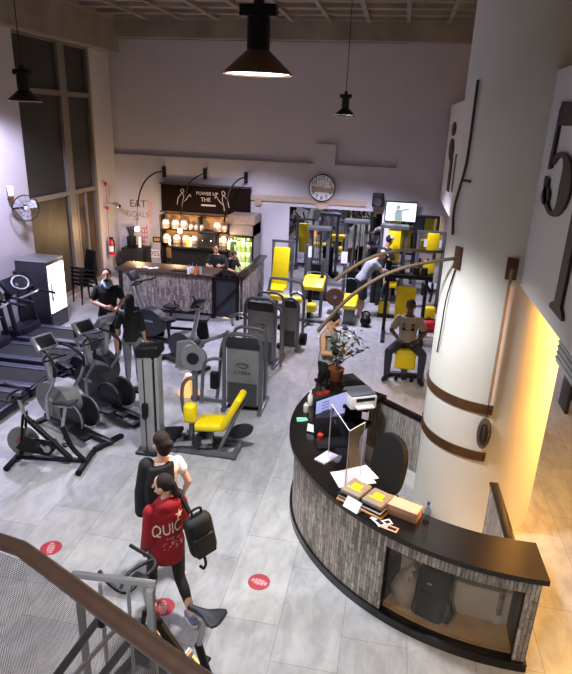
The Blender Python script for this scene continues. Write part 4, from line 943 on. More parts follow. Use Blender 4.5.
# yellow leg curl machine (root on the floor)
lx, ly = -2.28, 7.12
lm = thing('leg_curl_machine', 'seated leg machine with yellow seat and yellow backrest in the middle of the floor', 'weight machine', (lx, ly, 0))
part('base_rail', MB().box((-.1, -.16, .06), (1.0, .07, .08), bev=.015), GRY, lm); part('base_rail', MB().box((-.05, .18, .06), (1.0, .07, .08), bev=.015), GRY, lm)
for x in (-.45, .02, .40): part('cross_rail', MB().box((x, 0, .06), (.07, .42, .07), bev=.01), GRY, lm)
part('seat', MB().box((.02, 0, .44), (.40, .36, .12), (0, R(-6), 0), .045, 3), YEL, lm)
part('backrest', MB().box((.34, 0, .68), (.10, .36, .58), (0, R(27), 0), .04, 3), YEL, lm)
part('back_post', MB().beam((.16, -.1, .06), (.46, -.1, .78), .06, .05, .01), GRY, lm); part('back_post', MB().beam((.16, .1, .06), (.46, .1, .78), .06, .05, .01), GRY, lm)
part('thigh_pad', MB().box((-.27, -.03, .58), (.19, .16, .30), bev=.06, seg=3), YEL, lm)
part('pad_post', MB().beam((-.26, 0, .08), (-.27, 0, .45), .06, .06, .01), GRY, lm); part('seat_post', MB().beam((.02, 0, .08), (.02, 0, .4), .08, .08, .01), GRY, lm)
part('lever_arm', MB().tube([(-.28, .12, .30), (-.42, .12, .5), (-.44, .12, .85), (-.36, .12, 1.02), (-.24, .12, 1.05)], .028, 8, smooth=5), GRY, lm)
part('foot_plate', MB().box((-.60, 0, .17), (.30, .40, .06), (0, R(-10), 0), .015), BLK, lm); part('hub', MB().cyl((-.12, -.24, .22), (-.12, .24, .22), .07), DGR, lm)
part('link_rod', MB().beam((-.55, -.2, .12), (.1, -.2, .27), .05, .04), SIL, lm); part('link_rod', MB().beam((-.4, .2, .14), (.2, .2, .3), .05, .04), SIL, lm)
po = [(.19*math.cos(2*PI*k/24), .10*math.sin(2*PI*k/24)) for k in range(24)]
part('side_disc', MB().prism(po, -.025, .025, T((.43, .12, .30)) @ RY(R(-25)) @ FACE_S), SHD, lm)
# weight stack towers
BSH = M('brushed_shroud', '8d8f91', .35, .55, noise=.1)
def tower(lbl, loc, rz, w, h, d=.42, logo=True, arms=False, grp='grey weight stack machines'):
    t = thing('weight_stack_machine', lbl, 'weight machine', loc, rz, grp); q = w/2
    def loop(y): return [(-q, y, .0), (-q, y, h-.16), (-q+.05, y, h-.04), (-q+.14, y, h), (q-.14, y, h), (q-.05, y, h-.04), (q, y, h-.16), (q, y, 0)]
    part('front_frame', MB().tube(loop(-d*.1), .034, 8), GRY, t); 
    part('rear_frame', MB().tube([(p_[0]*.92, p_[1], p_[2]*.97) for p_ in loop(d)], .03, 8), GRY, t)
    part('shroud', MB().box((0, -.01, h*.47), (w-.08, .05, h*.76), bev=.01), BSH, t, 'brushed metal shroud')
    part('header', MB().box((0, -.025, h*.885), (w-.07, .07, h*.13), bev=.015), SHD, t, 'dark header panel')
    part('lower_panel', MB().box((0, -.037, h*.23), (w-.12, .008, h*.30)), M('smoked_panel', '3f4042', .3), t)
    part('weight_stack', MB().box((0, d*.5, h*.30), (w-.22, .20, h*.5)), BLK, t)
    for x in (-.06, .06): part('guide_rod', MB().cyl((x, d*.5, .05), (x, d*.5, h*.92), .012), CHR, t)
    for x in (-q, q): part('foot_rail', MB().box((x, d*.45, .035), (.07, d+.25, .07), bev=.015), GRY, t)
    part('base_plate', MB().box((0, d*.45, .03), (w, .12, .05)), DGR, t)
    for z in (.32, .36): pass
    if logo:
        sw_ = []
        for k in range(15):
            a = R(200-k*13); sw_.append((.105*math.cos(a), -.045, h*.60+.045*math.sin(a)))
        part('logo_swoosh', MB().tube(sw_, .009, 5, rr=(.004, .014)).tube([(-.07, -.045, h*.595), (.02, -.045, h*.575), (.09, -.045, h*.60)], .007, 5, smooth=4), TXT, t)
        text('lettering', 'CYBEX', .075, TXT, t, T((0, -.042, h*.515)) @ FACE_S, sx=1.15, spacing=1.1)
    if arms:
        part('side_tube', MB().tube([(-q-.02, .1, h*.62), (-q-.25, .05, h*.62), (-q-.36, .02, h*.52), (-q-.40, 0, .06)], .03, 8, smooth=5), GRY, t)
        part('side_tube', MB().tube([(-q-.02, .25, h*.95), (-q-.12, .22, h*.72), (-q-.16, .2, h*.3), (-q-.2, .2, .05)], .03, 8, smooth=4), GRY, t)
        cm = part('cam_disc', MB().lathe([(.09, -.03), (.22, -.035), (.235, 0), (.22, .035), (.09, .03)], (-q-.56, .1, h*.60), 30, Matrix(((1, 0, 0), (0, 0, -1), (0, 1, 0)))), SIL, t, 'silver cam disc')
        part('cam_hub', MB().cyl((-q-.56, .04, h*.60), (-q-.56, .16, h*.60), .10, n=18), DGR, cm)
        part('cam_plate', MB().prism([(-.30, -.24), (.06, -.20), (.12, .16), (-.04, .28), (-.26, .22)], -.02, .02, T((-q-.60, .17, h*.60)) @ FACE_S), SIL, t)
        part('lever', MB().tube([(-q-.50, .1, h*.62), (-q-.40, .12, h*.80), (-q-.14, .2, h*.88), (.0-q, .22, h*.94)], .03, 8, smooth=5), GRY, t)
        part('stand', MB().beam((-q-.56, .15, .0), (-q-.56, .15, h*.45), .08, .08, .01), GRY, t)
        part('floor_rail', MB().box((-q-.30, .2, .035), (.7, .08, .07), bev=.01), GRY, t)
        part('seat_pad', MB().box((-q-.22, .15, .42), (.14, .12, .30), bev=.03), BLK, t)
    return t
tower('nearer weight stack machine with logo shroud behind the yellow leg machine', (-2.13, 8.42, 0), 0, .60, 1.34, arms=True)
m2 = tower('second weight stack machine with dark header behind the nearer one', (-2.28, 10.35, 0), R(-6), .60, 1.36, .55)
for x, z in ((.36, .80), (.36, .42)): part('round_knob', MB().cyl((x-.05, .1, z), (x+.03, .1, z), .06), BLK, m2)
part('side_tube', MB().tube([(.42, .0, .03), (.40, -.0, 1.0), (.36, .05, 1.16), (.2, .1, 1.2)], .03, 8, smooth=4), GRY, m2); part('lever', MB().tube([(-.3, .1, .9), (-.42, .0, 1.0), (-.62, -.05, .92)], .03, 8, smooth=4), GRY, m2)
part('hose_loop', MB().tube([(-.45+.14*math.cos(a), 0, .82+.16*math.sin(a)) for a in [PI*k/8-.6 for k in range(12)]], .022, 6), SIL, m2)
m3 = tower('slim grey weight machine at the end of the line of towers', (-1.88, 11.35, 0), R(-4), .34, 1.12, .5, logo=False)
part('round_weight', MB().cyl((.2, .1, .22), (.32, .1, .22), .13, n=20), RUB, m3)
# orange and white cone on the floor with its own emission
p = G(189, 393); t = thing('floor_cone', 'glowing orange and white cone on the floor left of the weight machine', 'cone lamp', (p.x, p.y, 0))
part('cone_body', MB().lathe([(.19, 0), (.18, .02), (.06, .34), (.02, .36)], n=24), M('glowing_cone', 'ffb066', .5, emit=.8), t); part('tip', MB().lathe([(.075, .29), (.05, .36), (.012, .38)], n=18), M('cone_tip', 'fff3e0', .5, emit=.8), t)
# ------------------------------------------------------------------ yellow machines by the mirror
def incline(lbl, loc, rz):
    t = thing('incline_bench', lbl, 'bench', loc, rz, 'yellow benches by the mirror')
    part('backrest', MB().box((0, .16, 1.0), (.42, .08, .95), (R(-14), 0, 0), .03), YEL, t); part('seat', MB().box((0, -.18, .50), (.44, .42, .09), (R(6), 0, 0), .03), YEL, t)
    for x in (-.25, .25):
        part('upright', MB().beam((x, .34, 0), (x, .34, 1.62), .07, .06, .01), GRY, t); part('foot_rail', MB().box((x, .08, .035), (.07, .85, .07), bev=.01), GRY, t)
    part('top_bar', MB().box((0, .34, 1.60), (.58, .06, .06), bev=.01), GRY, t); part('seat_post', MB().beam((0, -.18, .05), (0, -.12, .47), .07, .08), GRY, t); part('cross_rail', MB().box((0, -.2, .05), (.5, .06, .06)), GRY, t)
    return t
incline('tall yellow incline bench right of the bar side', (-2.72, 14.35, 0), R(-3))
def curl_bench(lbl, loc, rz):
    t = thing('arm_curl_machine', lbl, 'weight machine', loc, rz)
    part('long_pad', MB().box((-.34, -.05, .54), (.78, .17, .14), (0, R(2), 0), .05, 3), YEL, t); part('arm_pad', MB().box((.24, .35, .88), (.52, .50, .12), (R(28), 0, 0), .05, 3), YEL, t)
    part('knee_pad', MB().box((.30, -.12, .40), (.24, .22, .22), bev=.07, seg=3), YEL, t)
    part('hand_loop', MB().tube([(-.75, -.1, .60), (-.70, -.15, .98), (-.6, -.18, 1.04), (-.05, -.22, 1.02), (.08, -.24, .92), (.12, -.22, .62)], .035, 8, smooth=4), GRY, t)
    part('low_loop', MB().tube([(-.45, -.2, .42), (-.05, -.28, .36), (.03, -.28, .26), (-.08, -.26, .2), (-.35, -.22, .26)], .024, 8, smooth=4), BLK, t)
    part('upright', MB().beam((.42, .45, 0), (.42, .45, 1.45), .08, .07, .01), GRY, t); part('upright', MB().beam((.0, .5, 0), (.0, .5, 1.75), .07, .06, .01), GRY, t)
    part('post', MB().beam((.2, .1, .03), (.2, .2, .78), .09, .09, .01), BLK, t); part('leg', MB().beam((-.62, -.05, .02), (-.62, -.05, .48), .07, .07), GRY, t)
    part('base_rail', MB().box((0, 0, .035), (1.3, .08, .07), bev=.01), GRY, t); part('cross_rail', MB().box((.2, 0, .035), (.08, 1.0, .07), bev=.01), GRY, t)
    return t
p = G(302, 325); curl_bench('arm curl machine with three yellow pads and a grey hand loop', (-1.98, 13.25, 0), R(-3))
def cable_tower(lbl, loc, rz, h=2.22):
    t = thing('cable_tower', lbl, 'weight machine', loc, rz, 'cable towers by the mirror')
    for x in (-.24, .24): part('upright', MB().box((x, 0, h/2), (.08, .09, h), bev=.01), GRY, t)
    part('top_beam', MB().box((0, -.05, h-.03), (.62, .28, .09), bev=.01), GRY, t); part('base', MB().box((0, -.05, .05), (.66, .5, .1), bev=.015), BLK, t)
    part('weight_stack', MB().box((0, 0, .52), (.32, .2, .8)), BLK, t)
    for x in (-.07, .07): part('guide_rod', MB().cyl((x, 0, .1), (x, 0, h-.06), .013), CHR, t)
    part('cable', MB().cyl((0, -.14, .75), (0, -.14, h-.1), .008), BMET, t); part('pulley', MB().cyl((-.02, -.16, h-.12), (.02, -.16, h-.12), .06), BLK, t)
    part('pull_bar', MB().tube([(-.35, -.16, .62), (-.2, -.16, .74), (.2, -.16, .74), (.35, -.16, .62)], .016, 6, smooth=3), CHR, t)
    part('notice', MB().box((-.26, -.055, 1.25), (.16, .006, .3)), PAP, t)
    return t
cable_tower('tall grey cable tower in front of the mirror between plate and the standing men', (-.88, 14.95, 0), 0)
cable_tower('grey cable tower by the mirror behind the arm curl machine', (-1.86, 15.35, 0), 0, 1.92)
p = G(348, 325); t = thing('yellow_bench', 'short yellow bench end on grey legs right of the weight plate', 'bench', (-.83, 13.45, 0), group='yellow benches by the mirror')
part('pad', MB().box((0, .2, .47), (.34, .80, .12), (R(6), 0, 0), .04, 3), YEL, t)
for y in (-.1, .5): part('leg', MB().box((0, y, .2), (.24, .07, .40), bev=.01), GRY, t)
part('base_rail', MB().box((0, .2, .03), (.09, .7, .06), bev=.01), GRY, t)
p = AY(335, 299, 14.0); t = thing('weight_plate', 'brown weight plate leaning at the foot of the cable tower', 'weight plate', (p.x, 14.0, 0))
part('disc', MB().lathe([(.03, -.02), (.05, -.03), (.22, -.02), (.235, 0), (.22, .02), (.05, .03), (.03, .02)], (0, 0, .45), 30, Matrix(((1, 0, 0), (0, 0, -1), (0, 1, 0)))), M('rust_plate', '6a4a38', .6), t)
part('hub', MB().cyl((0, -.05, .45), (0, .10, .45), .045), SIL, t); part('horn_post', MB().box((0, .12, .25), (.08, .06, .5)), GRY, t); part('foot', MB().box((0, .12, .02), (.36, .3, .04)), GRY, t)
# press machine behind the seated man
def press(lbl, loc, rz):
    t = thing('chest_press_machine', lbl, 'weight machine', loc, rz)
    part('backrest', MB().box((0, 0, .82), (.42, .09, .72), (R(-8), 0, 0), .03), YEL, t); part('seat', MB().box((0, -.28, .46), (.38, .40, .09), bev=.03), YEL, t)
    for x in (-.42, .42): part('upright', MB().box((x, .25, .72), (.08, .08, 1.44), bev=.01), DGR, t); part('foot_rail', MB().box((x, 0, .035), (.08, .95, .07), bev=.01), DGR, t)
    part('top_frame', MB().box((0, .12, 1.40), (1.05, .32, .09), bev=.015), BLK, t); part('back_rail', MB().box((0, .25, .4), (.8, .07, .07)), DGR, t); part('seat_post', MB().beam((0, -.25, .03), (0, -.25, .43), .09, .09), DGR, t); part('mid_rail', MB().box((0, -.05, .035), (.09, .8, .07)), DGR, t)
    for x in (-.30, -.14, .16, .34): part('top_weight', MB().cyl((x, .1, 1.45), (x, .1, 1.60), .07, n=14), DGR, t)
    part('press_arm', MB().tube([(-.42, .2, 1.2), (-.52, -.1, 1.1), (-.50, -.25, .95)], .03, 8, smooth=4), BLK, t); part('press_arm', MB().tube([(.42, .2, 1.2), (.52, -.1, 1.1), (.50, -.25, .95)], .03, 8, smooth=4), BLK, t)
    return t
press('grey chest press machine with yellow backrest behind the seated man', (.43, 12.75, 0), 0)
t = thing('exercise_stool', 'yellow padded exercise seat with central post under the seated man', 'bench', (.47, 10.62, 0))
part('seat', MB().box((0, 0, .50), (.42, .40, .12), bev=.05, seg=3), YEL, t); part('front_pad', MB().box((-.0, -.19, .36), (.38, .10, .30), (R(-12), 0, 0), .04, 3), YEL, t); part('post', MB().box((0, -.1, .24), (.10, .10, .46), bev=.01), GRY, t); part('base_rail', MB().box((0, -.1, .05), (.75, .1, .08), bev=.015), DGR, t); part('base_rail', MB().box((0, .12, .05), (.1, .8, .08), bev=.015), DGR, t)
for x in (-.14, .14): part('wheel', MB().cyl((x-.03, -.3, .06), (x+.03, -.3, .06), .06), RUB, t)
for px, py, l in ((383, 316, 'yellow roller pad on a stand left of the chest press machine'), (428, 321, 'yellow roller pad on a stand right of the chest press machine')):
    p = G(px, py); t = thing('roller_pad_stand', l, 'exercise pad', (p.x, p.y, 0), group='yellow roller pads beside the press')
    part('pad', MB().box((0, 0, .22), (.28, .20, .30), bev=.05, seg=3), YEL, t); part('foot', MB().box((0, 0, .025), (.3, .3, .05)), DGR, t); part('post', MB().cyl((0, .0, .05), (0, .0, .08), .04), DGR, t)
t = thing('red_bag', 'small red bag on the floor right of the seated man', 'bag', tuple(G(427, 331)), .3); part('bag_body', MB().box((0, 0, .13), (.34, .2, .26), bev=.08, seg=3), M('red_nylon', 'c4222f', .6), t); part('strap', MB().tube([(-.1, 0, .24), (0, .02, .34), (.1, 0, .24)], .012, 6, smooth=4), M('dark_red', '6e1a20', .6), t)
t = thing('kettlebell', 'black kettlebell on the floor in front of the standing men', 'kettlebell', tuple(G(365, 326))); part('ball', MB().sph((0, 0, .13), (.13, .13, .13), 16), BLK, t); part('handle', MB().tube([(-.07, 0, .22), (-.08, 0, .32), (0, 0, .36), (.08, 0, .32), (.07, 0, .22)], .02, 8, smooth=4), BLK, t)
t = thing('weight_rack', 'grey upright rack with yellow pads near the right end of the mirror', 'rack', (.98, 15.2, 0), 0)
for x in (-.3, .32): part('upright', MB().box((x, 0, 1.0), (.09, .09, 2.0), bev=.01), GRY, t); part('foot', MB().box((x, -.05, .03), (.1, .7, .06)), GRY, t)
part('top_beam', MB().box((0, 0, 1.98), (.72, .1, .08)), GRY, t); part('yellow_pad', MB().box((.05, -.06, 1.75), (.30, .07, .46), bev=.03), YEL, t); part('yellow_pad', MB().box((.02, -.06, 1.12), (.28, .07, .32), bev=.03), YEL, t); part('low_rail', MB().box((0, 0, .5), (.6, .07, .07)), GRY, t)
for x, z in ((-.1, .55), (.14, .55)): part('plate', MB().cyl((x, -.12, z), (x+.05, -.12, z), .17, n=22), RUB, t)
t = thing('lat_pulldown', 'grey lat machine with tall yellow back pad behind the standing men', 'weight machine', (.02, 15.7, 0))
for x in (-.28, .35): part('upright', MB().box((x, .2, 1.0), (.08, .08, 2.0), bev=.01), GRY, t)
part('top_beam', MB().box((.03, .1, 1.98), (.72, .3, .08)), GRY, t); part('back_pad', MB().box((.05, 0, 1.50), (.34, .09, .80), (R(-5), 0, 0), .03), YEL, t); part('seat', MB().box((.05, -.25, .5), (.36, .36, .1), bev=.03), YEL, t); part('seat_post', MB().box((.05, -.2, .24), (.1, .1, .46)), GRY, t); part('base', MB().box((.03, 0, .035), (.8, .6, .07)), GRY, t); part('weight_stack', MB().box((.05, .2, .6), (.3, .14, 1.0)), BLK, t)
t = thing('notice_board', 'dark board on the mirror right of the television', 'board', tuple(AY(419, 226, 16.52))); part('panel', MB().box((0, 0, 0), (.26, .03, .42), bev=.004), DGR, t); part('frame', MB().box((0, .01, 0), (.29, .02, .45)), BMET, t)
# dumbbell rack under the mezzanine
p = G(569, 414); t = thing('dumbbell_rack', 'dark dumbbell rack under the mezzanine at the right edge', 'rack', (p.x+.35, p.y+.2, 0))
for x in (-.4, .4): part('side_frame', MB().box((x, 0, .4), (.06, .45, .8), bev=.01), DGR, t)
for z in (.3, .62): 
    part('shelf', MB().box((0, 0, z), (.8, .35, .04), (R(15), 0, 0)), DGR, t)
for k in range(8):
    x, z = -.3+.2*(k % 4), .40+.32*(k//4); d = thing('dumbbell', f'dark dumbbell, {ORD[k % 4]} from the left on the {("lower","upper")[k//4]} shelf of the rack under the mezzanine', 'dumbbell', (t.location.x+x, t.location.y, z), group='dumbbells on the rack')
    part('grip', MB().cyl((0, -.06, 0), (0, .06, 0), .018), CHR, d)
    for y in (-.1, .1): part('head', MB().cyl((0, y-.045, 0), (0, y+.045, 0), .062, n=14), RUB, d)
# ------------------------------------------------------------------ people
from mathutils.bvhtree import BVHTree
def fuse(name, mb, voxel, mats, parent, sm=3, paint=None):
    me = bpy.data.meshes.new(name); mb.bm.to_mesh(me); mb.bm.free()
    o = bpy.data.objects.new(name+'_raw', me); COL.objects.link(o)
    r = o.modifiers.new('r', 'REMESH'); r.mode = 'VOXEL'; r.voxel_size = voxel
    s = o.modifiers.new('s', 'SMOOTH'); s.factor = .5; s.iterations = sm
    dg = bpy.context.evaluated_depsgraph_get(); m2 = bpy.data.meshes.new_from_object(o.evaluated_get(dg))
    bpy.data.objects.remove(o); bpy.data.meshes.remove(me); m2.name = name
    m2.materials.clear()
    for q in (mats if isinstance(mats, list) else [mats]): m2.materials.append(q)
    for p in m2.polygons:
        p.use_smooth = True
        if paint: p.material_index = paint(p.center)
    ob = bpy.data.objects.new(name, m2); COL.objects.link(ob)
    if parent: ob.parent = parent
    return ob
def ring(c, rx, ry, xd, ud, n=18):
    c = V(c); xd = V(xd).normalized(); ud = V(ud).normalized(); yd = ud.cross(xd).normalized()
    return [c+xd*rx*math.cos(2*PI*k/n)+yd*ry*math.sin(2*PI*k/n) for k in range(n)]
DEF = dict(pel=(0, 0, .94), che=(0, 0, 1.28), neck=(0, -.01, 1.48), head=(0, .025, 1.635), face=(0, 1, 0), hup=(0, 0, 1),
           hipR=(.09, 0, .90), knR=(.10, .03, .50), anR=(.10, -.01, .09), hipL=(-.09, 0, .90), knL=(-.10, .03, .50), anL=(-.10, -.01, .09),
           shR=(.165, 0, 1.385), elR=(.215, -.03, 1.11), wrR=(.22, .08, .88), shL=(-.165, 0, 1.385), elL=(-.215, -.03, 1.11), wrL=(-.22, .08, .88), fdR=(0, 1, 0), fdL=(0, 1, 0), palR=(-1, 0, 0), palL=(1, 0, 0))
def torso(mb, P, e=0, lo=0, hi=1, w=1.0, hem=None):
    pel, che, nk = V(P['pel']), V(P['che']), V(P['neck'])
    xl = V(P['hipR'])-V(P['hipL']); xu = V(P['shR'])-V(P['shL']); u1 = che-pel; u2 = nk-che
    sp = [(pel-u1*.30, .13, .10, xl, u1), (pel-u1*.12, .165, .125, xl, u1), (pel+u1*.08, .163, .12, xl, u1), (pel+u1*.45, .137, .105, xl.normalized()+xu.normalized(), u1), (che-u1*.08, .155, .115, xu, u1), (che+u2*.25, .172, .118, xu, u2), (che+u2*.55, .170, .095, xu, u2), (che+u2*.80, .115, .078, xu, u2), (nk, .062, .06, xu, u2)]
    sp = sp[lo:len(sp) if hi == 1 else hi]
    mb.loft([ring(c, (rx+e)*w, (ry+e)*w, x, u) for c, rx, ry, x, u in sp])
def hand(mb, wr, d, pal, side, grip=.5):
    wr, d, pal = V(wr), V(d).normalized(), V(pal); pal = (pal-d*pal.dot(d)).normalized(); s = d.cross(pal)*side
    pe = wr+d*.085
    for k in (-1, 0, 1): mb.rc(wr+s*.012*k, pe+s*.024*k, .019, .0165, 8)
    for k, (o_, l) in enumerate(((.033, .062), (.011, .072), (-.011, .068), (-.032, .052))):
        b = pe+s*o_; d1 = (d+pal*grip*.7).normalized(); d2 = (d+pal*grip*2.2).normalized()
        m = b+d1*l*.55; mb.rc(b, m, .0105, .0095, 7); mb.rc(m, m+d2*l*.55, .0095, .008, 7)
    tb = wr+d*.03+s*.026; tm = tb+(d*.7+s*.6+pal*.5).normalized()*.042; mb.rc(tb, tm, .013, .011, 7); mb.rc(tm, tm+(d+pal*.5+s*.1).normalized()*.034, .011, .0085, 7)
def person(lbl, loc, rz, scale=1.0, over=None, skin='c79a7c', parts=(), hair=None, group=None, female=False, grip=.5, vox=.0075):
    P = dict(DEF); P.update(over or {})
    P = {k: V(v) for k, v in P.items()}
    t = thing('person', lbl, 'person', loc, rz, group); t.scale = (scale,)*3
    SK = M('skin_'+skin, skin, .5, noise=.05); EY = M('eye_dark', '1b1512', .3); LP_ = M('lips', '8f5148', .5)
    mb = MB(); g = .92 if female else 1.0
    torso(mb, P, -.012, w=g)
    hc, fd, hu = P['head'], P['face'].normalized(), P['hup']
    hu = (hu-fd*hu.dot(fd)).normalized(); hr = fd.cross(hu); HM = Matrix((hr, fd, hu)).transposed()
    def H(x, y, z): return hc+HM @ V((x, y, z))
    mb.rc(P['neck']-V((0, 0, .03)), H(0, -.02, -.07), .058*g, .052*g, 14)
    mb.sph(H(0, -.005, .025), (.076, .094, .092), 18, HM); mb.sph(H(0, .025, -.045), (.058, .062, .068), 16, HM); mb.sph(H(0, .055, -.085), (.03, .03, .025), 12, HM)
    mb.rc(H(0, .088, .012), H(0, .112, -.028), .011, .015, 8)
    for s in (-1, 1):
        mb.sph(H(s*.078, -.008, -.012), (.012, .022, .034), 10, HM)
        mb.sph(H(s*.030, .082, -.058), (.016, .012, .009), 8, HM)
    for sd, sg in (('R', 1), ('L', -1)):
        mb.rc(P['sh'+sd], P['el'+sd], .050*g, .041*g, 12); mb.rc(P['el'+sd], P['wr'+sd], .043*g, .028*g, 12)
        d = P.get('hd'+sd, P['wr'+sd]-P['el'+sd]); hand(mb, P['wr'+sd], d, P['pal'+sd], sg, grip)
        mb.rc(P['hip'+sd], P['kn'+sd], .088*(1.02 if female else 1), .058, 14); sh = P['kn'+sd]+(P['an'+sd]-P['kn'+sd])*.3+V((0, -.012, 0)); mb.rc(P['kn'+sd], sh, .057, .056, 12); mb.rc(sh, P['an'+sd], .056, .037, 12)
        f = P['fd'+sd].normalized(); mb.rc(P['an'+sd]+V((0, 0, -.05)), P['an'+sd]+f*.15+V((0, 0, -.062)), .034, .026, 10)
    inv = HM.transposed()
    def paint(c):
        q = inv @ (c-hc)
        if q.y > .055 and abs(q.x) < .06:
            for s in (-1, 1):
                if ((q.x-s*.031)/.015)**2+((q.z-.008)/.008)**2 < 1: return 1
                if abs(q.x-s*.031) < .020 and abs(q.z-.034) < .005: return 1
            if abs(q.x) < .024 and abs(q.z+.058) < .008 and q.y > .07: return 2
        return 0
    fuse('body', mb, vox, [SK, EY, LP_], t, 3, paint)
    G_ = lambda c, n='cloth', r=.85, b=.25: M(n+'_'+c, c, r, noise=.08, ns=25, bump=b)
    out = {}
    for pt in parts:
        k, c = pt[0], pt[1]; o = pt[2] if len(pt) > 2 else {}
        mb = MB(); e = o.get('e', .012)
        if k in ('shirt', 'tank', 'sweater'):
            torso(mb, P, e, o.get('lo', 2), o.get('hi', 8), g)
            if o.get('skirt'):
                u1 = P['che']-P['pel']; xl = P['hipR']-P['hipL']; mb.loft([ring(P['pel']-u1*.55, .168, .15, xl, u1), ring(P['pel']-u1*.25, .182, .155, xl, u1), ring(P['pel']+u1*.2, .18, .145, xl, u1)])
            fr = {'shirt': .62, 'tank': 0, 'sweater': .97}[k]; fr = o.get('fr', fr)
            for sd in 'RL':
                if o.get('skip') == sd: continue
                a, b = P['sh'+sd], P['el'+sd]
                if k == 'sweater':
                    mb.rc(a, b, .052+e*.7, .055+e*.6, 12); mb.rc(b, b+(P['wr'+sd]-b)*fr, .060+e*.5, .045, 12)
                elif fr: mb.rc(a, a+(b-a)*fr, .052*g+e*.7, .056*g+e*.8, 12)
                else: mb.rc(a-V((a.x*.35, 0, 0)), a*.75+P['neck']*.25, .045, .045, 10)
            nm = {'shirt': 'shirt', 'tank': 'tank_top', 'sweater': 'sweater'}[k]
            if o.get('hood'): mb.sph(P['neck']+V((0, -.07, -.03)), (.13, .075, .075), 14); mb.sph(P['neck']+V((0, .02, -.03)), (.1, .09, .045), 12)
        elif k in ('pants', 'shorts'):
            torso(mb, P, e*.8, 0, o.get('hi', 4), g)
            fr = o.get('fr', .96 if k == 'pants' else None)
            for sd in 'RL':
                h, n, a = P['hip'+sd], P['kn'+sd], P['an'+sd]
                if k == 'pants': mb.rc(h, n, .090+e, .058+e, 14); m_ = n+(a-n)*.3+V((0, -.012, 0)); mb.rc(n, m_, .058+e, .057+e, 12); mb.rc(m_, n+(a-n)*fr, .057+e, .038+e*1.2, 12)
                else: mb.rc(h, h+(n-h)*(o.get('len', .85)), .095+e, .080+e, 14)
            nm = k if k == 'shorts' else 'trousers'
        elif k == 'shoes':
            for sd in 'RL':
                s_ = MB(); f = P['fd'+sd].normalized(); a = P['an'+sd]; hh = o.get('h', .0)
                s_.rc(a+V((0, 0, -.045))-f*.02, a+f*.15+V((0, 0, -.052)), .043, .036, 10); s_.rc(a+V((0, 0, -.045)), a+V((0, 0, .01+hh)), .043, .042, 10)
                sh_ = fuse('shoe', s_, .008, G_(c, 'shoe'), t, 2)
                L_ = f.cross(V((0, 0, 1))); pr = [a+f*(.055+.135*math.cos(q))+L_*(.044*math.sin(q)) for q in [2*PI*i/18 for i in range(18)]]
                so = MB(); so.loft([[V((p.x, p.y, a.z-.092)) for p in pr], [V((p.x, p.y, a.z-.065)) for p in pr]]); part('sole', so, G_(o.get('sole', 'd8d8d8'), 'sole'), sh_)
            continue
        elif k == 'hair':
            st = o.get('style', 'short')
            mb.sph(H(0, -.022, .034), (.086, .094, .096), 18, HM)
            if st == 'pony':
                mb.sph(H(0, -.10, .02), .04, 10); mb.rc(H(0, -.115, .01), H(.0, -.13, -.09), .034, .038, 10); mb.rc(H(0, -.13, -.09), H(.01, -.11, -.19), .038, .014, 10)
            if st == 'bob': mb.rc(H(0, -.045, .0), H(0, -.05, -.07), .085, .07, 14); mb.sph(H(.02, -.115, .0), .045, 12)
            if st == 'long': mb.rc(H(0, -.05, .02), H(0, -.075, -.12), .088, .095, 14); mb.rc(H(0, -.075, -.12), H(0, -.09, -.34), .095, .06, 14)
            if st == 'bun': mb.sph(H(0, -.05, .11), .05, 12)
            nm = 'hair'
        elif k == 'beard':
            mb.sph(H(0, .038, -.072), (.057, .058, .045), 14, HM); nm = 'beard'
        elif k == 'cap':
            mb.sph(H(0, -.005, .055), (.088, .103, .075), 16, HM); mb.sph(H(0, .115*o.get('s', 1), .055), (.07, .07, .012), 14, HM); nm = 'cap'
        elif k == 'towel':
            for s in (-1, 1): mb.rc(P['neck']+V((.05*s, -.05, .02)), P['neck']+V((.075*s, .06, -.0)), .045, .042, 10)
            mb.rc(P['neck']+V((-.075, .06, 0)), P['neck']+V((.02, .10, -.04)), .042, .04, 10); mb.rc(P['neck']+V((.075, .06, 0)), P['neck']+V((-.02, .10, -.05)), .042, .035, 10); mb.rc(P['neck']+V((-.05, -.05, .02)), P['neck']+V((.05, -.05, .02)), .045, .045, 10); nm = 'towel'
        elif k == 'blob':
            nm = o['name']; o['fn'](mb, P)
        out[nm] = fuse(nm, mb, o.get('v', .009), G_(c) if k != 'hair' else M('hair_'+c, c, .85, noise=.2, ns=40, bump=.4), t, o.get('sm', 3))
    return t, P, out, H
def decal(o, me_list, ydir, name, mat, t):     # lay flat lettering onto the cloth surface
    bv = BVHTree.FromPolygons([v.co for v in o.data.vertices], [p.vertices[:] for p in o.data.polygons])
    for ob in me_list:
        for v in ob.data.vertices:
            z_ = v.co.y
            h = bv.ray_cast(V((v.co.x, -ydir*1.0, v.co.z)), V((0, ydir, 0)))
            v.co.y = (h[0].y if h[0] else 0)-ydir*(.004+.002*(abs(z_)))
def facing(dx, dy): return rotz_to(dx, dy)

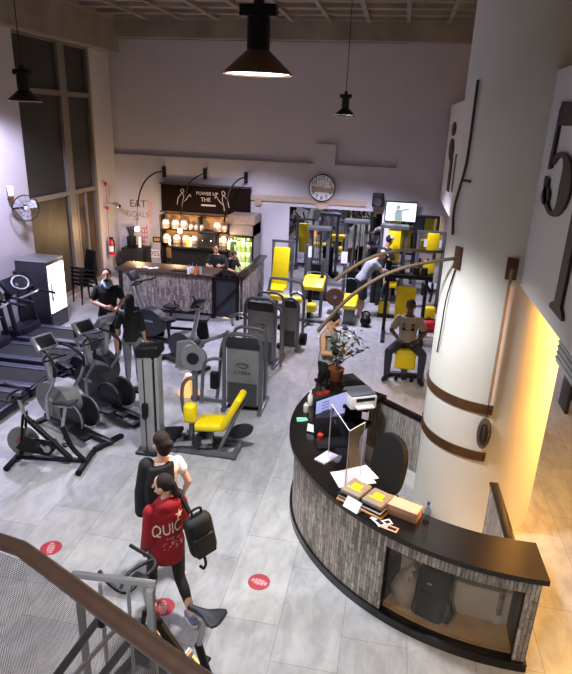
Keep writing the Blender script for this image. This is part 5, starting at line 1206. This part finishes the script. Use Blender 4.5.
# woman in the red sweater
stride = dict(hipR=(.09, -.02, .90), knR=(.11, -.03, .48), anR=(.13, -.30, .12), hipL=(-.09, .03, .90), knL=(-.10, .20, .52), anL=(-.10, .24, .09),
              shR=(.16, .0, 1.385), elR=(.20, .02, 1.11), wrR=(.19, .16, .93), shL=(-.16, 0, 1.385), elL=(-.20, -.02, 1.11), wrL=(-.21, .10, .88))
p = G(170, 613)
red, RP, ro_, RH = person('woman in a red sweater and black leggings walking past the foreground spin bike', (p.x, p.y, 0), facing(-.72, .69), .885,
    dict(stride, face=(-.75, .8, -.12), head=(-.01, .02, 1.63)), 'd0a48a',
    [('pants', '16161a', {'e': .004, 'fr': .74}), ('sweater', '8f101b', {'e': .036, 'skirt': 1, 'lo': 0, 'hood': True, 'v': .010}), ('shoes', '6a7590', {'sole': 'c5c9d2'}), ('hair', '1a110e', {'style': 'pony'})], female=True, vox=.006)
CRM = M('cream_print', 'e6d9c4', .8)
tx = [text('lettering', 'QUIC', .20, CRM, red, T((-.045, 0, 1.20)) @ FACE_S @ RZ(R(4)), 0, sx=.62)]
for k in range(1): pass
stp = []
for k in range(10):
    a = PI/2+k*PI/5; q = .06 if k % 2 == 0 else .022; stp.append((q*math.cos(a), q*math.sin(a)))
m = MB(); m.prism(stp, 0, .001, T((.09, 0, 1.34)) @ FACE_S); tx.append(part('star_print', m, CRM, red, smooth=0))
PK = M('pink_print', 'c9837c', .8); m = MB(); rr_ = random.Random(2)
for k in range(26):
    x, z, w, h = rr_.uniform(-.10, .10), rr_.uniform(.96, 1.09), rr_.uniform(.01, .03), rr_.uniform(.006, .02); m.prism([(x, z), (x+w, z+.004), (x+w, z+h), (x, z+h)], 0, .001, FACE_S)
tx.append(part('sketch_print', m, PK, red, smooth=0)); decal(ro_['sweater'], tx, 1, '', None, red)
m = MB(); m.prism([(-.2, .0), (.0, 0), (.0, .01), (-.2, .01)], 0, .001); m.bm.free()
w_ = MB(); wd = (RP['wrL']-RP['elL']).normalized(); w_.cyl(RP['wrL']-wd*.01, RP['wrL']+wd*.025, .034, n=16); part('wrist_watch', w_, BLK, red)
# backpack held on her right shoulder
b0 = red.matrix_basis @ V((.27, -.20, 1.02)) if False else None
bpk = thing('backpack', 'black backpack slung from the right shoulder of the woman in red', 'backpack', (p.x, p.y, 0), red.rotation_euler[2])
bpk.location = Matrix.Translation(V(red.location)) @ RZ(red.rotation_euler[2]) @ V((.235, -.205, .72))
part('bag_body', MB().box((0, 0, .24), (.26, .16, .46), (R(4), R(-12), 0), .07, 4), BPM, bpk); part('front_pocket', MB().box((.0, -.085, .18), (.20, .05, .24), (R(4), R(-12), 0), .02), BPM, bpk)
part('shoulder_strap', MB().tube([(-.06, .08, .44), (-.09, .16, .56), (-.08, .22, .60), (-.06, .28, .53), (-.03, .26, .30)], .022, 8, smooth=5), BPM, bpk); part('loose_strap', MB().tube([(.02, .0, .03), (.04, -.02, -.08), (.03, .0, -.16), (.0, .02, -.13)], .014, 6, smooth=5), BPM, bpk)
part('top_handle', MB().tube([(-.08, 0, .47), (-.08, 0, .52), (-.0, 0, .53), (.01, 0, .48)], .012, 6, smooth=3), BPM, bpk)
# woman in the white top with a jacket
def jacket(mb, P):
    a = P['shL']; mb.rc(a+V((-.0, .0, .02)), P['elL']+V((-.02, 0, 0)), .085, .085, 12); mb.rc(P['elL']+V((-.02, 0, 0)), P['elL']+V((-.03, .06, -.26)), .085, .07, 12)
    mb.loft([ring((-.03, -.09, 1.43), .13, .05, (1, 0, .15), (0, 0, 1)), ring((-.06, -.12, 1.25), .15, .05, (1, 0, 0), (0, 0, 1)), ring((-.07, -.12, 1.05), .14, .05, (1, 0, 0), (0, 0, 1)), ring((-.09, -.10, .88), .10, .04, (1, 0, 0), (0, 0, 1))])
p2 = G(167, 572)
wh, WP, wo_, WH = person('woman in a white top carrying a black jacket on her left shoulder', (p2.x, p2.y, 0), facing(-.6, .8), .95,
    dict(stride, knR=(.11, .02, .48), anR=(.12, -.22, .11), elR=(.25, -.06, 1.15), wrR=(.25, .10, .93), face=(-.5, .9, -.1), head=(-.01, .02, 1.63)), 'd3a88d',
    [('pants', '1c1c20', {'e': .004, 'fr': .7}), ('shirt', 'e9e4dc', {'e': .014, 'fr': .35}), ('shoes', 'd9d9dc', {}), ('hair', '20140f', {'style': 'bob'}), ('blob', '141417', {'name': 'jacket', 'fn': jacket, 'v': .011})], female=True, vox=.006)
# man in the black tee
p = G(105, 366)
person('bearded man in a black tee with a pale blue towel round his neck, hands clasped', (p.x-.05, p.y+.40, 0), facing(.42, -.9), 1.02,
    dict(elR=(.27, .02, 1.15), wrR=(.04, .24, 1.10), elL=(-.27, .0, 1.14), wrL=(-.08, .25, .98), hdR=(-1, .15, -.25), hdL=(.8, .3, -.5), palR=(0, -1, -.3), palL=(0, -1, .2), face=(.05, 1, .02), shR=(.185, 0, 1.385), shL=(-.185, 0, 1.385)), 'd0a288',
    [('shorts', '15151a', {'e': .015, 'len': .95}), ('shirt', '14151b', {'e': .018}), ('shoes', '18181b', {'sole': '3a3a3a'}), ('hair', '17110e', {}), ('beard', '1b1411'), ('towel', '93a9c4')])
# woman with long dark hair
p = G(131, 386)
person('woman with long dark hair in a black top seen from behind beside the ellipticals', (p.x+.04, p.y+.05, 0), facing(-.2, 1), .95,
    dict(elL=(-.24, -.02, 1.14), wrL=(-.27, .06, .9)), 'c79a80', [('pants', '6f7076', {'e': .005}), ('shirt', '121216', {'e': .012, 'lo': 1, 'fr': .9}), ('shoes', 'd0d0d4', {}), ('hair', '120d0c', {'style': 'long'})], female=True)
# man behind the plant
person('man in a grey tank top looking down at his phone behind the potted plant', (-.83, 8.72, 0), facing(.93, -.36), 1.0,
    dict(face=(.0, .8, -.55), head=(.0, .085, 1.60), neck=(0, .03, 1.47), elR=(.24, .05, 1.13), wrR=(.10, .30, 1.12), elL=(-.24, .05, 1.13), wrL=(-.06, .31, 1.10), hdR=(-.4, 1, .2), hdL=(.4, 1, .2), palR=(-.4, 0, 1), palL=(.4, 0, 1)), 'd09a74',
    [('pants', '17181c', {'e': .012}), ('tank', '9aa096', {'e': .012, 'lo': 1}), ('shoes', '1a1a1c', {}), ('hair', '0f0c0b', {})])
ph = thing('mobile_phone', 'dark mobile phone held by the man behind the plant', 'phone', tuple(Matrix.Translation(V((-.83, 8.72, 0))) @ RZ(facing(.93, -.36)) @ V((.02, .40, 1.14))), facing(.93, -.36))
part('case', MB().box((0, 0, 0), (.075, .15, .01), (R(35), 0, 0), .004), BLK, ph); part('screen', MB().box((0, -.003, .006), (.065, .135, .003), (R(35), 0, 0)), M('screen_text'), ph)
# seated man
sd_, SP, so_, SH = person('man in a beige tee and dark jeans sitting on the yellow exercise seat', (.47, 10.66, 0), facing(-.04, -1), 1.02,
    dict(pel=(0, -.04, .64), che=(0, -.02, .98), neck=(0, .0, 1.19), head=(0, .04, 1.345), face=(.05, 1, -.12), hipR=(.10, .0, .62), hipL=(-.10, .0, .62), knR=(.30, .36, .56), knL=(-.30, .36, .56), anR=(.30, .34, .12), anL=(-.30, .36, .12), fdR=(.35, 1, 0), fdL=(-.35, 1, 0),
         shR=(.185, -.01, 1.09), shL=(-.185, -.01, 1.09), elR=(.30, .04, .86), elL=(-.30, .04, .86), wrR=(.16, .26, .78), wrL=(-.17, .26, .76), hdR=(-.6, .8, -.1), hdL=(.6, .8, -.1), palR=(0, 0, -1), palL=(0, 0, -1)), '4a3226',
    [('pants', '2b303b', {'e': .016}), ('shirt', 'a39a8a', {'e': .022}), ('shoes', '121214', {'h': .08, 'sole': '1a1a1a'}), ('hair', '0c0a09', {})])
m = MB()
for z, h in ((1.005, .030), (.97, .02), (.90, .055)): m.prism([(-.11+i*.02, z) for i in range(12)]+[(.11-i*.02, z+h) for i in range(12)], 0, .001, FACE_S)
d1 = part('shirt_print', m, BLK, sd_, 'dark printed bars', 0); decal(so_['shirt'], [d1], -1, '', None, sd_)
# man with white cap
p = G(359, 316)
person('man in a grey tee, white cap and navy shorts leaning towards a machine', (p.x, p.y+.05, 0), facing(.95, .30), 1.0,
    dict(pel=(0, -.02, .93), che=(0, .16, 1.24), neck=(0, .30, 1.42), head=(0, .42, 1.54), face=(0, .9, -.35), hup=(0, .4, 1), shR=(.19, .24, 1.37), shL=(-.19, .24, 1.37), elR=(.24, .42, 1.17), wrR=(.16, .68, 1.12), elL=(-.22, .42, 1.15), wrL=(-.14, .66, 1.10), palR=(0, 0, -1), palL=(0, 0, -1)), 'c49678',
    [('shorts', '262b40', {'e': .02, 'len': .95}), ('shirt', '8f9297', {'e': .02, 'fr': .5, 'lo': 1}), ('shoes', 'c9c9cc', {}), ('hair', '2a1d16', {}), ('cap', 'e6e6e8')])
person('man in dark navy clothes and a pale cap leaning by the mirror', (-.28, 15.15, 0), facing(.75, .66), 1.04,
    dict(pel=(0, 0, .94), che=(0, .12, 1.27), neck=(0, .22, 1.46), head=(.0, .30, 1.62), face=(-.1, 1, -.2), shR=(.19, .17, 1.41), shL=(-.20, .12, 1.41), elL=(-.42, .02, 1.38), wrL=(-.62, .06, 1.42), palL=(0, 1, 0), elR=(.26, .26, 1.15), wrR=(.2, .46, 1.08)), 'a87a5e',
    [('pants', '17181e', {'e': .02}), ('shirt', '1d2233', {'e': .022, 'lo': 1}), ('shoes', '16161a', {}), ('hair', '15100d', {}), ('cap', 'cfcfd2')])
# behind the bar
q = AY(215, 257, 13.85)
person('barista with dark hair working behind the bar top', (q.x, 13.95, 0), facing(.25, -1), .90, dict(face=(.1, 1, -.25), head=(0, .06, 1.60), elR=(.25, .08, 1.14), wrR=(.16, .28, 1.16), elL=(-.25, .08, 1.14), wrL=(-.14, .28, 1.18)), 'c99a7a',
    [('pants', '1a1a1d', {}), ('shirt', '17171a', {}), ('shoes', '151517', {}), ('hair', '1a1210', {'style': 'bob'})], female=True)
q = AY(228, 263, 13.9)
person('brown haired person in dark clothes bending at the bar gate', (q.x+.05, 13.95, 0), facing(.8, -.6), .88, dict(face=(.2, .8, -.7), hup=(0, .5, 1), head=(0, .16, 1.50), neck=(0, .07, 1.43), che=(0, .03, 1.26), elR=(.22, .14, 1.14), wrR=(.14, .36, 1.10), elL=(-.22, .14, 1.14), wrL=(-.12, .36, 1.10)), 'c99a7a',
    [('pants', '1a1a1d', {}), ('shirt', '1b1a1c', {'fr': .9}), ('shoes', '151517', {}), ('hair', '4a2a18', {'style': 'bob'})], female=True)
# ------------------------------------------------------------------ floor stickers
SR = M('sticker_red', '9c2f38', .6); SWt = M('sticker_white', 'f1dede', .6)
for px, py, dg, l in ((51, 548, 20, 'round red floor sticker with white lettering left of the women'), (259, 582, 78, 'round red floor sticker with white lettering in front of the reception desk'), (163, 607, 20, 'round red floor sticker half hidden by the foot of the woman in red')):
    q = G(px, py); t = thing('floor_sticker', l, 'sticker', (q.x, q.y, 0), R(dg), 'red floor stickers')
    part('disc', MB().cyl((0, 0, .0005), (0, 0, .003), .115, n=40), SR, t)
    for i, (y, w) in enumerate(((.07, .09), (.035, .15), (.0, .17), (-.035, .16), (-.07, .10))):
        text('lettering', ('STAY', 'KEEP', 'DISTANCE', 'KEEP', '2 M')[i] if False else '|||||||||||'[:int(w*60)], .032, SWt, t, T((0, y, .0035)), .0004)
# ------------------------------------------------------------------ stair railing in front
def D(x, y, d): return CAM+ray(x, y).normalized()*d
hr = thing('handrail', 'thick brown tubular handrail with perforated panel crossing the lower left corner', 'railing', tuple(D(100, 605, 1.35))); h0 = V(hr.location)
RAILM = M('brown_rail_paint', '382820', .35, .2, noise=.12, ns=20)
rp_ = [D(x, y, d*1.32) for x, y, d in ((-60, 522, 1.75), (-10, 538, 1.66), (22, 549, 1.58), (60, 577, 1.45), (100, 607, 1.33), (150, 644, 1.21), (205, 684, 1.09), (290, 745, .98))]
part('rail', MB().tube([q-h0 for q in rp_], .0245, 16), RAILM, hr)
m = MB(); uvl = m.bm.loops.layers.uv.verify(); acc = 0; prev = None; dn = V((0, 0, -1))
rows = []
for i, q in enumerate(rp_):
    if prev is not None: acc += (q-prev).length
    prev = q; rows.append((m.bm.verts.new(q-h0+dn*.045), m.bm.verts.new(q-h0+dn*.95), acc))
for a, b in zip(rows, rows[1:]):
    f = m.bm.faces.new((a[0], b[0], b[1], a[1]))
    for l, uv_ in zip(f.loops, ((a[2], a[0].co.z), (b[2], b[0].co.z), (b[2], b[1].co.z), (a[2], a[1].co.z))): l[uvl].uv = uv_
part('perforated_panel', m, perforated_mat(), hr, 'dark perforated sheet under the rail', 0)
for i in (0, 7): part('post', MB().cyl(rp_[i]-h0, V((rp_[i].x-h0.x, rp_[i].y-h0.y, -h0.z)), .02), RAILM, hr)
for i in (1, 4): part('bracket', MB().cyl(rp_[i]-h0, rp_[i]-h0+dn*.06, .012), BMET, hr)
fr_ = thing('railing_frame', 'pale grey metal railing frame with thin bars behind the brown handrail', 'railing', tuple(D(112, 580, 2.9))); f0_ = V(fr_.location)
PGM = M('pale_grey_rail', '98989a', .4, .3)
a_, b_ = D(72, 574, 2.95)-f0_, D(156, 584, 2.85)-f0_
part('top_bar', MB().beam(a_, b_, .020, .030, .003), PGM, fr_)
zl = V((0, 0, -(HC-1.9)))
for q, w in ((D(78, 582, 2.95), .028), (D(150, 590, 2.85), .030)): part('post', MB().box((q-f0_)+V((0, 0, -q.z/2)), (w, .03, q.z), bev=.003), PGM, fr_)
for px, py in ((100, 584), (128, 588)): part('thin_bar', MB().cyl(D(px, py, 2.9)-f0_, D(px, py, 2.9)-f0_+V((0, 0, -1.1)), .009), SIL, fr_)
part('bottom_bar', MB().beam(a_+V((0, 0, -1.1)), b_+V((0, 0, -1.1)), .020, .030, .003), PGM, fr_)
for (x0, y0), (x1, y1), r_, mt_ in (((52, 682), (104, 612), .016, BMET), ((96, 684), (136, 632), .016, BMET), ((74, 676), (122, 622), .010, SIL)):
    part('diagonal_bar', MB().cyl(D(x0, y0, 2.6)-f0_, D(x1, y1, 2.88)-f0_, r_), mt_, fr_)
